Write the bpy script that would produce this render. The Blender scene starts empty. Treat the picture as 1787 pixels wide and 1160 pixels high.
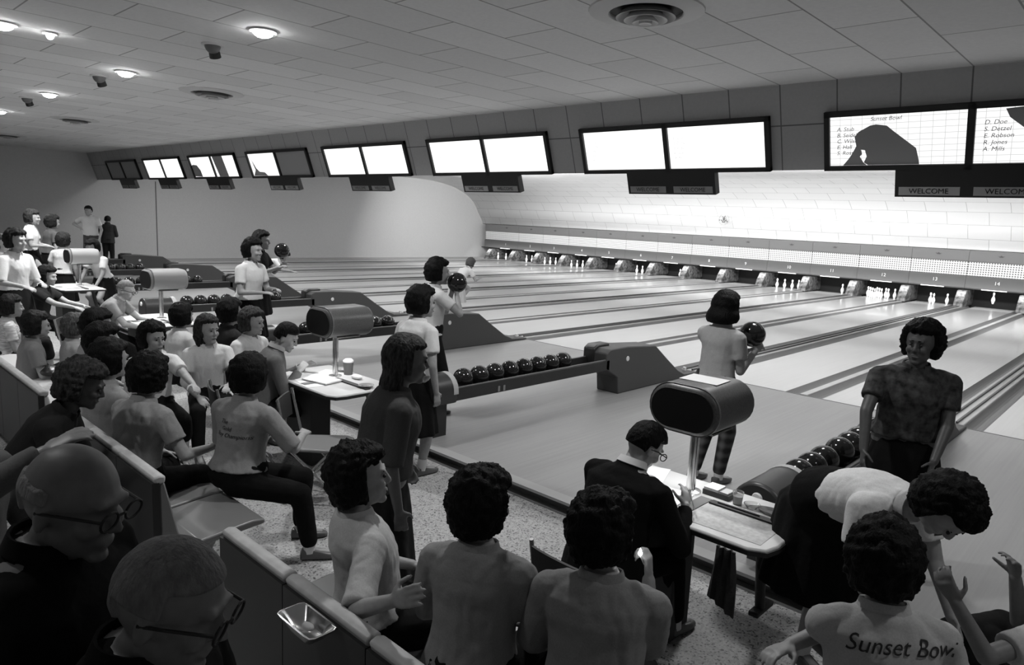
import bpy, bmesh, math, random
from mathutils import Vector, Matrix, noise
from mathutils.bvhtree import BVHTree
random.seed(7)
SC = bpy.context.scene
COL = SC.collection
V = Vector
# ------------------------------------------------------------------ camera
W, H, FPX = 1787.0, 1160.0, 1220.0
CAM = V((1.69, -9.53, 2.15))
yaw, pit, rol = math.radians(43.16), math.radians(9.06), math.radians(2.78)
CF = V((-math.sin(yaw)*math.cos(pit), math.cos(yaw)*math.cos(pit), -math.sin(pit)))
_r = V((math.cos(yaw), math.sin(yaw), 0)); _u = _r.cross(CF)
CR = _r*math.cos(rol) + _u*math.sin(rol)
CU = -_r*math.sin(rol) + _u*math.cos(rol)
cd = bpy.data.cameras.new('camera'); cam = bpy.data.objects.new('camera', cd); COL.objects.link(cam)
cd.sensor_width = 36; cd.lens = FPX/W*36; cd.clip_start = .05; cd.clip_end = 200
m = Matrix((CR, CU, -CF)).transposed().to_4x4(); m.translation = CAM
cam.matrix_world = m
SC.camera = cam
def ray(x, y): return CF + CR*((x-W/2)/FPX) - CU*((y-H/2)/FPX)
def atz(x, y, z): d = ray(x, y); return CAM + d*((z-CAM.z)/d.z)
def aty(x, y, v): d = ray(x, y); return CAM + d*((v-CAM.y)/d.y)
def atx(x, y, v): d = ray(x, y); return CAM + d*((v-CAM.x)/d.x)
def atd(x, y, dep): return CAM + ray(x, y)*dep
# ------------------------------------------------------------------ world, view
SC.view_settings.view_transform = 'Standard'; SC.view_settings.look = 'None'
SC.view_settings.gamma = 1; SC.view_settings.exposure = 0.95; SC.view_settings.use_curve_mapping = False
try:
    SC.cycles.use_denoising = True; SC.cycles.max_bounces = 6; SC.cycles.diffuse_bounces = 3; SC.cycles.sample_clamp_indirect = 4
except Exception: pass
wd = bpy.data.worlds.new('world'); SC.world = wd; wd.use_nodes = True
wd.node_tree.nodes['Background'].inputs[0].default_value = (1, 1, 1, 1)
wd.node_tree.nodes['Background'].inputs[1].default_value = 0.075
def area(name, loc, size, rot, power, sy=None, spread=180):
    l = bpy.data.lights.new(name, 'AREA'); l.energy = power; l.shape = 'RECTANGLE'; l.size = size; l.size_y = sy or size
    l.spread = math.radians(spread)
    o = bpy.data.objects.new(name, l); COL.objects.link(o); o.location = loc; o.rotation_euler = [math.radians(a) for a in rot]; return o
def spot(name, loc, power, angle=110, blend=.6, r=.07, rot=(0, 0, 0)):
    l = bpy.data.lights.new(name, 'SPOT'); l.energy = power; l.spot_size = math.radians(angle); l.spot_blend = blend; l.shadow_soft_size = r
    o = bpy.data.objects.new(name, l); COL.objects.link(o); o.location = loc; o.rotation_euler = [math.radians(a) for a in rot]; return o
# the long fluorescent strips concealed above the fascia light the lanes; strips in the far cove light the tiled wall
area('lane_light', (-11, .6, 4.0), 27, (12, 0, 0), 380, 1.0)
area('lane_light', (-11, 7.5, 4.1), 27, (0, 0, 0), 330, 1.0)
area('cove_light', (-10.5, 11.0, 4.0), 28, (68, 0, 0), 1250, .5)
area('pin_light', (-12, 18.05, .60), 30, (35, 0, 0), 75, .12)
for i, x in enumerate((2.4, -1.5, -5.05, -8.95, -12.5, -16.2, -20)):
    spot('downlight_beam', (x, -6.1, 3.80), {2: 280, 3: 300, 4: 260}.get(i, 190) if i > 1 else (120 if i else 45), 125, .7, .1)
for x, pw in ((-1.9, 70), (-5.4, 60), (-9, 60)): spot('downlight_beam', (x, -9.9, 3.8), pw, 110, .7, .1)
for x in (-1, -8, -15): spot('downlight_beam', (x, -3.0, 3.8), 190, 150, .9, .3)
# ------------------------------------------------------------------ materials
MATS = {}
def mat(name, g, rough=.6, metal=0, nscale=0, namt=0, bump=0, bscale=60, stretch=None, emit=None, spec=.5, trans=0, sheen=0):
    if name in MATS: return MATS[name]
    mt = bpy.data.materials.new(name); mt.use_nodes = True; MATS[name] = mt
    nt = mt.node_tree; b = nt.nodes['Principled BSDF']
    b.inputs['Base Color'].default_value = (g, g, g, 1); b.inputs['Roughness'].default_value = rough; b.inputs['Metallic'].default_value = metal
    b.inputs['Specular IOR Level'].default_value = spec
    if trans: b.inputs['Transmission Weight'].default_value = trans
    if sheen: b.inputs['Sheen Weight'].default_value = sheen
    if emit: b.inputs['Emission Color'].default_value = (1, 1, 1, 1); b.inputs['Emission Strength'].default_value = emit
    if nscale or bump:
        tc = nt.nodes.new('ShaderNodeTexCoord'); mp = nt.nodes.new('ShaderNodeMapping'); nt.links.new(tc.outputs['Object'], mp.inputs[0])
        if stretch: mp.inputs['Scale'].default_value = stretch
        if nscale:
            n = nt.nodes.new('ShaderNodeTexNoise'); n.inputs['Scale'].default_value = nscale; n.inputs['Detail'].default_value = 4
            nt.links.new(mp.outputs[0], n.inputs['Vector'])
            r = nt.nodes.new('ShaderNodeMapRange'); r.inputs['From Min'].default_value = .3; r.inputs['From Max'].default_value = .7
            r.inputs['To Min'].default_value = max(0, g-namt); r.inputs['To Max'].default_value = g+namt
            nt.links.new(n.outputs[0], r.inputs[0]); nt.links.new(r.outputs[0], b.inputs['Base Color'])
        if bump:
            n = nt.nodes.new('ShaderNodeTexNoise'); n.inputs['Scale'].default_value = bscale; n.inputs['Detail'].default_value = 3
            nt.links.new(mp.outputs[0], n.inputs['Vector'])
            bp = nt.nodes.new('ShaderNodeBump'); bp.inputs['Strength'].default_value = bump; bp.inputs['Distance'].default_value = .02
            nt.links.new(n.outputs[0], bp.inputs['Height']); nt.links.new(bp.outputs[0], b.inputs['Normal'])
    return mt
def brick_mat(name, g, gm, bw, bh, offset=.5, mortar=.006, axes='XY', shift=(0, 0), rough=.8, uv=False, namt=.03, nscale=30, vary=0):
    mt = bpy.data.materials.new(name); mt.use_nodes = True; nt = mt.node_tree; b = nt.nodes['Principled BSDF']
    b.inputs['Roughness'].default_value = rough
    tc = nt.nodes.new('ShaderNodeTexCoord'); sp = nt.nodes.new('ShaderNodeSeparateXYZ'); cb = nt.nodes.new('ShaderNodeCombineXYZ')
    nt.links.new(tc.outputs['UV' if uv else 'Object'], sp.inputs[0])
    ad = []
    for k in (0, 1):
        a = nt.nodes.new('ShaderNodeMath'); a.operation = 'ADD'; a.inputs[1].default_value = shift[k]
        nt.links.new(sp.outputs[axes[k]], a.inputs[0]); nt.links.new(a.outputs[0], cb.inputs[k])
    br = nt.nodes.new('ShaderNodeTexBrick'); br.offset = offset; br.squash = 1
    for k, v in (('Scale', 1), ('Mortar Size', mortar), ('Mortar Smooth', .1), ('Bias', 0), ('Brick Width', bw), ('Row Height', bh)): br.inputs[k].default_value = v
    br.inputs['Color1'].default_value = (g*(1-vary),)*3+(1,); br.inputs['Color2'].default_value = (g*(1+vary),)*3+(1,); br.inputs['Mortar'].default_value = (gm, gm, gm, 1)
    nt.links.new(cb.outputs[0], br.inputs['Vector'])
    n = nt.nodes.new('ShaderNodeTexNoise'); n.inputs['Scale'].default_value = nscale; n.inputs['Detail'].default_value = 5; nt.links.new(tc.outputs['Object'], n.inputs['Vector'])
    r = nt.nodes.new('ShaderNodeMapRange'); r.inputs['To Min'].default_value = 1-namt*4; r.inputs['To Max'].default_value = 1+namt*4; nt.links.new(n.outputs[0], r.inputs[0])
    mx = nt.nodes.new('ShaderNodeMix'); mx.data_type = 'RGBA'; mx.blend_type = 'MULTIPLY'; mx.inputs[0].default_value = 1
    nt.links.new(br.outputs['Color'], mx.inputs[6]); nt.links.new(r.outputs[0], mx.inputs[7]); nt.links.new(mx.outputs[2], b.inputs['Base Color'])
    return mt
def terrazzo(name):
    mt = bpy.data.materials.new(name); mt.use_nodes = True; nt = mt.node_tree; b = nt.nodes['Principled BSDF']; b.inputs['Roughness'].default_value = .45
    tc = nt.nodes.new('ShaderNodeTexCoord')
    v = nt.nodes.new('ShaderNodeTexVoronoi'); v.inputs['Scale'].default_value = 105; nt.links.new(tc.outputs['Object'], v.inputs['Vector'])
    r = nt.nodes.new('ShaderNodeValToRGB'); r.color_ramp.interpolation = 'CONSTANT'
    r.color_ramp.elements[0].color = (.07, .07, .07, 1); r.color_ramp.elements[1].position = .2; r.color_ramp.elements[1].color = (.3, .3, .3, 1)
    e = r.color_ramp.elements.new(.5); e.color = (.42, .42, .42, 1)
    nt.links.new(v.outputs['Color'], r.inputs[0]); nt.links.new(r.outputs[0], b.inputs['Base Color']); return mt
def wood(name, g, amt=.05, rough=.35, bw=.0, coat=0):
    """strip flooring that runs down the lanes (Y)"""
    mt = bpy.data.materials.new(name); mt.use_nodes = True; nt = mt.node_tree; b = nt.nodes['Principled BSDF']; b.inputs['Roughness'].default_value = rough
    b.inputs['Coat Weight'].default_value = coat; b.inputs['Coat Roughness'].default_value = .06
    tc = nt.nodes.new('ShaderNodeTexCoord'); mp = nt.nodes.new('ShaderNodeMapping'); mp.inputs['Scale'].default_value = (38, .55, 1); nt.links.new(tc.outputs['Object'], mp.inputs[0])
    n = nt.nodes.new('ShaderNodeTexNoise'); n.inputs['Scale'].default_value = 1.0; n.inputs['Detail'].default_value = 2; nt.links.new(mp.outputs[0], n.inputs['Vector'])
    mp2 = nt.nodes.new('ShaderNodeMapping'); mp2.inputs['Scale'].default_value = (2.2, .5, 1); nt.links.new(tc.outputs['Object'], mp2.inputs[0])
    n2 = nt.nodes.new('ShaderNodeTexNoise'); n2.inputs['Scale'].default_value = 1.0; n2.inputs['Detail'].default_value = 4; nt.links.new(mp2.outputs[0], n2.inputs['Vector'])
    a = nt.nodes.new('ShaderNodeMath'); a.operation = 'ADD'; nt.links.new(n.outputs[0], a.inputs[0]); nt.links.new(n2.outputs[0], a.inputs[1])
    r = nt.nodes.new('ShaderNodeMapRange'); r.inputs['From Min'].default_value = .7; r.inputs['From Max'].default_value = 1.3
    r.inputs['To Min'].default_value = g-amt; r.inputs['To Max'].default_value = g+amt; nt.links.new(a.outputs[0], r.inputs[0]); nt.links.new(r.outputs[0], b.inputs['Base Color'])
    return mt
def check_mat(name, g1, g2, scale):
    mt = bpy.data.materials.new(name); mt.use_nodes = True; nt = mt.node_tree; b = nt.nodes['Principled BSDF']; b.inputs['Roughness'].default_value = .9
    tc = nt.nodes.new('ShaderNodeTexCoord'); s = nt.nodes.new('ShaderNodeSeparateXYZ'); nt.links.new(tc.outputs['Object'], s.inputs[0]); outs = []
    for ax in (0, 2):
        w = nt.nodes.new('ShaderNodeMath'); w.operation = 'MULTIPLY'; w.inputs[1].default_value = scale; nt.links.new(s.outputs[ax], w.inputs[0])
        q = nt.nodes.new('ShaderNodeMath'); q.operation = 'SINE'; nt.links.new(w.outputs[0], q.inputs[0]); outs.append(q)
    a = nt.nodes.new('ShaderNodeMath'); a.operation = 'ADD'; nt.links.new(outs[0].outputs[0], a.inputs[0]); nt.links.new(outs[1].outputs[0], a.inputs[1])
    r = nt.nodes.new('ShaderNodeMapRange'); r.inputs['From Min'].default_value = -1.2; r.inputs['From Max'].default_value = 1.6; r.inputs['To Min'].default_value = g1; r.inputs['To Max'].default_value = g2
    nt.links.new(a.outputs[0], r.inputs[0]); nt.links.new(r.outputs[0], b.inputs['Base Color']); return mt
def G(g, rough=.6): return mat('paint_grey_%03d' % round(g*1000), g, rough)
BLACK = mat('black_enamel', .010, .35)
CHROME = mat('chrome', .75, .22, 1)
PAPER = mat('paper', .85, .8)
# ------------------------------------------------------------------ mesh helpers
class MB:
    def __init__(s): s.v = []; s.f = []; s.M = Matrix.Identity(4)
    def add(s, vs, fs):
        n = len(s.v); s.v += [s.M @ V(v) for v in vs]; s.f += [[i+n for i in f] for f in fs]; return s
    def box(s, x0, y0, z0, x1, y1, z1):
        vs = [(x, y, z) for x in (x0, x1) for y in (y0, y1) for z in (z0, z1)]
        return s.add(vs, [(0, 1, 3, 2), (4, 6, 7, 5), (0, 4, 5, 1), (2, 3, 7, 6), (0, 2, 6, 4), (1, 5, 7, 3)])
    def cyl(s, a, b, r0, r1=None, n=16, caps=True):
        a, b = V(a), V(b); r1 = r0 if r1 is None else r1; d = (b-a).normalized()
        x = d.orthogonal().normalized(); y = d.cross(x); vs = []
        for p, r in ((a, r0), (b, r1)):
            for i in range(n):
                t = 2*math.pi*i/n; vs.append(p+(x*math.cos(t)+y*math.sin(t))*r)
        fs = [(i, (i+1) % n, n+(i+1) % n, n+i) for i in range(n)]
        if caps: fs += [list(range(n))[::-1], list(range(n, 2*n))]
        return s.add(vs, fs)
    def tube(s, pts, r, n=10):
        for a, b in zip(pts, pts[1:]): s.cyl(a, b, r, r, n)
        for p in pts[1:-1]: s.ell(p, (r, r, r), 8, 6)
        return s
    def ell(s, c, r, n=16, k=10, R=None):
        c = V(c); vs = [V((0, 0, -1))]; 
        for j in range(1, k):
            a = -math.pi/2+math.pi*j/k
            for i in range(n): t = 2*math.pi*i/n; vs.append(V((math.cos(a)*math.cos(t), math.cos(a)*math.sin(t), math.sin(a))))
        vs.append(V((0, 0, 1))); o = []
        for v in vs:
            q = V((v.x*r[0], v.y*r[1], v.z*r[2])); o.append(c+(R @ q if R else q))
        fs = [(0, 1+(i+1) % n, 1+i) for i in range(n)]
        for j in range(k-2):
            for i in range(n):
                a = 1+j*n; fs.append((a+i, a+(i+1) % n, a+n+(i+1) % n, a+n+i))
        l = len(o)-1; a = 1+(k-2)*n; fs += [(a+i, a+(i+1) % n, l) for i in range(n)]
        return s.add(o, fs)
    def cap(s, a, b, r0, r1=None, n=14):
        a, b = V(a), V(b); r1 = r0 if r1 is None else r1
        if (b-a).length > 1e-4: s.cyl(a, b, r0, r1, n)
        s.ell(a, (r0,)*3, n, 8); s.ell(b, (r1,)*3, n, 8); return s
    def rings(s, rs, close=True):
        n = len(rs[0]); vs = [v for r in rs for v in r]; fs = []
        for j in range(len(rs)-1):
            for i in range(n): fs.append((j*n+i, j*n+(i+1) % n, (j+1)*n+(i+1) % n, (j+1)*n+i))
        if close: fs += [list(range(n))[::-1], [len(vs)-n+i for i in range(n)]]
        return s.add(vs, fs)
    def prism(s, poly, axis, a, b):
        def P(u, w, t): return {'x': (t, u, w), 'y': (u, t, w), 'z': (u, w, t)}[axis]
        n = len(poly); vs = [P(u, w, a) for u, w in poly]+[P(u, w, b) for u, w in poly]
        return s.add(vs, [(i, (i+1) % n, n+(i+1) % n, n+i) for i in range(n)]+[list(range(n))[::-1], list(range(n, 2*n))])
    def lathe(s, prof, c=(0, 0, 0), n=32):
        c = V(c); rs = [[c+V((r*math.cos(2*math.pi*i/n), r*math.sin(2*math.pi*i/n), z)) for i in range(n)] for r, z in prof]
        return s.rings(rs, True)
    def build(s, name, mt, parent=None, smooth=False, bevel=0, org=None):
        me = bpy.data.meshes.new(name); o = bpy.data.objects.new(name, me)
        og = V(org) if org is not None else V((0, 0, 0))
        base = (parent_loc(parent)+og) if parent else og
        me.from_pydata([v-base for v in s.v], [], s.f)
        bm = bmesh.new(); bm.from_mesh(me); bmesh.ops.recalc_face_normals(bm, faces=bm.faces); bm.to_mesh(me); bm.free()
        me.materials.append(mt); COL.objects.link(o); o.location = og
        if parent: o.parent = parent
        if smooth: me.shade_smooth()
        if bevel:
            b = o.modifiers.new('bevel', 'BEVEL'); b.width = bevel; b.segments = 2; b.limit_method = 'ANGLE'
            me.shade_smooth(); 
            try: me.set_sharp_from_angle(angle=math.radians(40))
            except Exception: pass
        elif smooth:
            try: me.set_sharp_from_angle(angle=math.radians(50))
            except Exception: pass
        return o
def parent_loc(p):
    l = V((0, 0, 0))
    while p: l += p.location; p = p.parent
    return l
def tag(o, label, cat, group=None, kind=None):
    if label: o['label'] = label
    if cat: o['category'] = cat
    if group: o['group'] = group
    if kind: o['kind'] = kind
    return o
def thing(name, label, cat, loc, group=None):
    o = bpy.data.objects.new(name, None); COL.objects.link(o); o.location = loc; o.empty_display_size = .1
    return tag(o, label, cat, group)
def struct(name, mb, mt, **k):
    o = mb.build(name, mt, **k); o['kind'] = 'structure'; return o
def copy_tree(o, loc=None, label=None):
    c = o.copy(); COL.objects.link(c)
    if loc is not None: c.location = loc
    if label: c['label'] = label
    for ch in list(o.children):
        d = ch.copy(); COL.objects.link(d); d.parent = c
        for g in list(ch.children):
            e = g.copy(); COL.objects.link(e); e.parent = d
    return c
def text_mesh(txt, size, depth=.001, shear=0, align='CENTER'):
    """flat outline text as (verts, faces) in XY, centred"""
    cu = bpy.data.curves.new('lettering', 'FONT'); cu.body = txt; cu.size = size; cu.extrude = depth; cu.shear = shear
    cu.align_x = align; cu.align_y = 'CENTER'; cu.resolution_u = 3
    o = bpy.data.objects.new('lettering', cu); COL.objects.link(o)
    bpy.context.view_layer.update()
    me = o.evaluated_get(bpy.context.evaluated_depsgraph_get()).to_mesh()
    r = ([v.co.copy() for v in me.vertices], [list(p.vertices) for p in me.polygons])
    o.to_mesh_clear(); bpy.data.objects.remove(o); bpy.data.curves.remove(cu); return r
NUM = 'zero one two three four five six seven eight nine ten eleven twelve thirteen fourteen fifteen sixteen seventeen eighteen'.split()
# ------------------------------------------------------------------ the room
P = 3.5; XL, XR = -27.7, 8.0
YF, ZF, SL = -1.0, 2.91, -.35         # bottom edge of the fascia and its slope (it leans out over the approach)
ZC = 3.85; YC = YF+SL*(ZC-ZF)
def pf(x, z, off=0):                   # a point on the leaning fascia, off = metres in front of it
    n = V((0, -1, -.35)).normalized(); return V((x, YF+SL*(z-ZF), z))+n*off
def onf(x, y):                         # the fascia point seen at a pixel
    d = ray(x, y); t = ((YF-CAM.y)-SL*(ZF-CAM.z))/(d.y-SL*d.z); return CAM+d*t
appr = wood('approach_wood', .24, .022, .42)
struct('floor', MB().box(XL, -5.3, -.11, XR, 0, 0), appr)
struct('floor', MB().box(XL-3, -20, -.3, XR, -5.22, -.12), terrazzo('terrazzo'))
struct('trim_1', MB().box(XL, -5.34, -.115, XR, -5.3, -.012), mat('riser', .09, .5))
struct('trim_2', MB().box(XL, -5.40, -.12, XR, -5.34, -.10), mat('metal_strip', .35, .4, .6))
struct('trim_3', MB().box(XL, -5.42, -.02, XR, -5.3, .003), mat('nosing', .30, .4))
ceil_m = brick_mat('ceiling_tiles', .72, .30, 1.29, .64, .5, .008, 'YX', (.07, .665+6.4), .85, namt=.02, vary=.06)
struct('ceiling', MB().box(XL, -20, ZC, XR, YC, ZC+.1), ceil_m)
fm = brick_mat('fascia_tiles', .40, .14, .64, .78, 0, .008, 'XZ', (.665+6.4, -3.41+.78*6), .85, namt=.02)
mb = MB(); mb.add([pf(XL, ZF), pf(XR, ZF), pf(XR, ZC), pf(XL, ZC), pf(XL, ZF, -.12), pf(XR, ZF, -.12), pf(XR, ZC+.1, -.12), pf(XL, ZC+.1, -.12)],
    [(0, 1, 2, 3), (4, 7, 6, 5), (0, 4, 5, 1), (3, 2, 6, 7), (0, 3, 7, 4), (1, 5, 6, 2)])
struct('wall_front', mb, fm)
wl = mat('side_wall', .62, .9, nscale=25, namt=.02)
struct('wall_left', MB().box(XL-.2, -20, -.12, XL, 22, 4.6), wl)
struct('trim_4', MB().box(XL, 1.02, -.12, XL+.012, 1.05, 3.0), mat('seam', .12, .8))
# tiled cove over the pin end, a curve that falls from the lane ceiling to the pinsetters
prof = [(18.92, 1.93), (18.86, 2.12), (18.55, 2.55), (18.35, 2.87), (18.05, 3.2), (17.6, 3.5), (17.0, 3.75), (16.4, 3.92), (15.6, 4.05), (14.8, 4.12), (13.4, 4.15), (8, 4.15), (-.9, 4.15)]
def interp(prof, n=40):
    out = []; 
    for i in range(len(prof)-1):
        p0 = prof[max(i-1, 0)]; p1 = prof[i]; p2 = prof[i+1]; p3 = prof[min(i+2, len(prof)-1)]
        for k in range(5 if i < 10 else 1):
            t = k/(5 if i < 10 else 1)
            out.append(tuple(.5*((2*b)+(-a+c)*t+(2*a-5*b+4*c-d)*t*t+(-a+3*b-3*c+d)*t**3) for a, b, c, d in zip(p0, p1, p2, p3)) if i < 10 else p1)
    return out+[prof[-1]]
pp = interp(prof); me = bpy.data.meshes.new('wall_back'); L = [0]
for a, b in zip(pp, pp[1:]): L.append(L[-1]+math.dist(a, b))
vs = [(x, y, z) for x in (XL, XR+3) for y, z in pp]; n = len(pp)
me.from_pydata(vs, [], [(i, i+1, n+i+1, n+i) for i in range(n-1)])
uvl = me.uv_layers.new(name='UVMap')
for poly in me.polygons:
    for li in poly.loop_indices:
        vi = me.loops[li].vertex_index; uvl.data[li].uv = (vs[vi][0]+50, L[vi % n])
me.shade_smooth()
me.materials.append(brick_mat('cove_tiles', .80, .40, 1.22, .56, .5, .007, 'XY', (0, .12), .7, uv=True, namt=.006, vary=.02))
o = bpy.data.objects.new('wall_back', me); COL.objects.link(o); o['kind'] = 'structure'
sm = o.modifiers.new('thickness', 'SOLIDIFY'); sm.thickness = .05
struct('wall_back', MB().box(XL, 20.6, -.6, XR+3, 20.8, 4.2), G(.03))
# ------------------------------------------------------------------ lanes
lane_m = wood('lane_maple', .46, .025, .3, coat=.35); gut_m = mat('gutter', .16, .45); capm = mat('divider_cap', .42, .4, nscale=2, namt=.04)
deck = mat('pin_deck', .30, .2)
WR, WN = .33, .25                       # half widths of the dividers with and without the ball track
SEG = (-.02, 18.9)
def lane_span(k, side): return (-P*k+WR, -P*k+P/2-WN) if side > 0 else (-P*k-P/2+WN, -P*k-WR)
def lane_no(k, side): return 16-2*k if side > 0 else 15-2*k
rowname = {}
for k in range(-1, 8):
    for side in (-1, 1):
        if k == -1 and side == 1: continue
        a, b = lane_span(k, side); no = lane_no(k, side)
        o = MB().box(a, 0, -.03, b, 18.9, 0).build('bowling_lane', lane_m, org=((a+b)/2, 0, 0))
        wh = {16: 'along the ball track nearest the camera', 17: 'at the near end of the row of lanes'}.get(no, 'leading to the pins of number %s' % NUM[no])
        tag(o, 'pale maple lane '+wh, 'lane', 'bowling lanes')
def gutter_mb(x0, x1):
    n = 8; pts = [(x0+(x1-x0)*i/n, -.005-.075*math.sin(math.pi*i/n)) for i in range(n+1)]
    return MB().prism(pts+[(x1, -.11), (x0, -.11)], 'y', 0, 18.9)
for k in range(-1, 8):
    for kind in ('ret', 'non'):
        c = -P*k if kind == 'ret' else -P*k-P/2; w = WR if kind == 'ret' else WN
        if k == 7 and kind == 'non': c, w = -26.24, .25
        t = thing('lane_divider', None, None, (c, 0, 0))
        a, b = lane_no(k, -1), lane_no(k, 1)
        if kind == 'non': a, b = lane_no(k+1, 1), lane_no(k, -1)
        lb = 'low capping strip with gutters between lanes %s and %s' % (NUM[a], NUM[b])
        if k == 7 and kind == 'non': lb = 'gutter and capping strip beside the left side wall'
        if kind == 'ret': lb = 'raised twin ball rails with gutters between lanes %s and %s' % (NUM[a], NUM[b])
        if kind == 'ret' and k == 0: lb = 'raised ball track and gutters starting just behind the person in the patterned blouse'
        if k == -1: lb = 'raised ball track and gutters past the near end of the row' if kind == 'ret' else 'gutters and strip between lane 16 and the nearest lane'
        tag(t, lb, 'lane divider', 'lane dividers')
        gutter_mb(c-w+.0, c-w+.2).build('gutter', gut_m, t); gutter_mb(c+w-.2, c+w).build('gutter', gut_m, t)
        if kind == 'ret':
            MB().box(c-w+.2, 0, -.11, c+w-.2, 18.4, .03).build('cap', capm, t, bevel=.01)
            for s in (-1, 1): MB().box(c+s*.055-.012, 0, .03, c+s*.055+.012, 18.0, .055).build('rail', G(.10), t)
        else: MB().box(c-w+.2, 0, -.11, c+w-.2, 18.6, .012).build('cap', capm, t, bevel=.008)
struct('floor', MB().box(XL, 0, -.12, -26.49, 18.9, .0), wood('side_walk', .4, .04, .5))
struct('floor', MB().box(XL, 0, -.3, XR+3, 20.8, -.12), G(.05))
struct('trim_5', MB().box(XL, -.035, 0, XR, -.015, .0015), G(.05))
# ------------------------------------------------------------------ pinsetters
YM = 18.55
beige = mat('pinsetter_beige', .15, .6); low = mat('pinsetter_lower', .10, .6); dark = mat('pit_dark', .012, .8); kb = mat('kickback', .12, .5, nscale=9, namt=.12)
def grille_mat():
    mt = bpy.data.materials.new('grille'); mt.use_nodes = True; nt = mt.node_tree; b = nt.nodes['Principled BSDF']; b.inputs['Roughness'].default_value = .4
    tc = nt.nodes.new('ShaderNodeTexCoord'); s = nt.nodes.new('ShaderNodeSeparateXYZ'); nt.links.new(tc.outputs['Object'], s.inputs[0]); q = []
    for ax in (0, 2):
        w = nt.nodes.new('ShaderNodeMath'); w.operation = 'MULTIPLY'; w.inputs[1].default_value = 2*math.pi/.075; nt.links.new(s.outputs[ax], w.inputs[0])
        c = nt.nodes.new('ShaderNodeMath'); c.operation = 'COSINE'; nt.links.new(w.outputs[0], c.inputs[0]); q.append(c)
    a = nt.nodes.new('ShaderNodeMath'); a.operation = 'ADD'; nt.links.new(q[0].outputs[0], a.inputs[0]); nt.links.new(q[1].outputs[0], a.inputs[1])
    r = nt.nodes.new('ShaderNodeMapRange'); r.inputs['From Min'].default_value = .3; r.inputs['From Max'].default_value = .8; r.inputs['To Min'].default_value = .8; r.inputs['To Max'].default_value = .10
    nt.links.new(a.outputs[0], r.inputs[0]); nt.links.new(r.outputs[0], b.inputs['Base Color']); return mt
grl = grille_mat()
for k in range(-1, 8):
    for side in (-1, 1):
        no = lane_no(k, side)
        if no > 17: continue
        a, b = (-P*k, -P*k+P/2) if side > 0 else (-P*k-P/2, -P*k)
        if no == 1: a = -27.1
        a += .004; b -= .004; mx = sum(lane_span(k, side))/2
        lb = 'beige pinsetter cover with white grille, numbered %s' % NUM[no]
        if no == 15: lb = 'beige pinsetter cover at the frame edge, number out of view'
        if no == 16: lb = 'beige pinsetter cover second past the one numbered fourteen'
        if no == 17: lb = 'beige pinsetter cover last at the near end of the row'
        t = thing('pinsetter_cover', lb, 'pinsetter cover', (mx, YM, 0), 'pinsetter covers')
        MB().prism([(YM+.03, 1.52), (YM, 1.55), (YM-.02, 1.89), (YM+.25, 1.91), (YM+.25, 1.52)], 'x', a, b).build('upper_panel', beige, t)
        MB().prism([(YM+.05, 1.06), (YM+.03, 1.52), (YM+.3, 1.52), (YM+.3, 1.06)], 'x', a, b).build('grille', grl, t)
        MB().prism([(YM+.04, .60), (YM-.01, .64), (YM-.03, 1.0), (YM+.05, 1.06), (YM+.3, 1.06), (YM+.3, .6)], 'x', a, b).build('lower_panel', low, t)
        if no <= 14:
            vs, fs = text_mesh(str(no), .17, .002); lt = MB(); lt.M = Matrix.Translation((mx, YM-.035, .85)) @ Matrix.Rotation(math.pi/2, 4, 'X'); lt.add(vs, fs); lt.build('number', G(.75), t)
        MB().box(mx-.42, YM-.03, .60, mx+.30, YM+.0, .625).build('light_strip', mat('strip', .8, .4, emit=.5), t)
        MB().prism([(mx-.09, 1.77), (mx-.04, 1.72), (mx+.04, 1.72), (mx+.09, 1.77), (mx+.04, 1.75), (mx, 1.79), (mx-.04, 1.75)], 'y', YM-.03, YM-.01).build('badge', G(.06), t)
kx = []
for k in range(-1, 8):
    for c, nm in ((-P*k, (lane_no(k, -1), lane_no(k, 1))), (-P*k-P/2, (lane_no(k+1, 1), lane_no(k, -1)))):
        if k == 7 and c < -25: c = -26.3
        t = tag(MB().prism([(17.85, 0), (18.0, .30), (18.25, .56), (19.46, .56), (19.46, 0)], 'x', c-.14, c+.14).build('kickback_panel', kb, org=(c, 18, 0), bevel=.02),
                'scuffed pale kickback panel between the pins of lanes %s and %s' % (NUM[nm[0]], NUM[nm[1]]) if k < 7 or c > -25 else 'scuffed kickback panel beside the leftmost pins', 'kickback panel', 'kickback panels')
        if k == -1: t['label'] = 'scuffed kickback panel past lane %s at the frame edge' % NUM[min(nm)]
struct('wall_back', MB().box(XL, 19.5, -.1, XR+3, 19.6, .56), dark)
struct('ceiling', MB().box(XL, 18.87, .57, XR+3, 19.6, .60), dark)
# pins
pp = [(.0, 0), (.026, 0), (.029, .02), (.045, .07), (.0595, .114), (.060, .13), (.052, .18), (.036, .22), (.0245, .254), (.023, .265), (.026, .29), (.0315, .33), (.031, .35), (.022, .372), (.008, .381), (.0005, .381)]
pin_me = None
def pin(x, y, z, label, group):
    global pin_me
    if pin_me is None:
        o = MB().lathe(pp, n=20).build('bowling_pin', mat('pin_white', .9, .25), smooth=True)
        st = MB().lathe([(.0246, .262), (.0252, .272), (.0255, .280), (.0246, .284)], n=20).build('neck_band', G(.15), o)
        pin_me = o
    else: o = copy_tree(pin_me)
    o.location = (x, y, z); tag(o, label, 'bowling pin', group); return o
SP = .305
PINS = {1: (0, 0), 2: (-.5, 3)}
pos = [(0, 0)]+[(s, 1) for s in (-.5, .5)]+[(s, 2) for s in (-1, 0, 1)]+[(s, 3) for s in (-1.5, -.5, .5, 1.5)]
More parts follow.
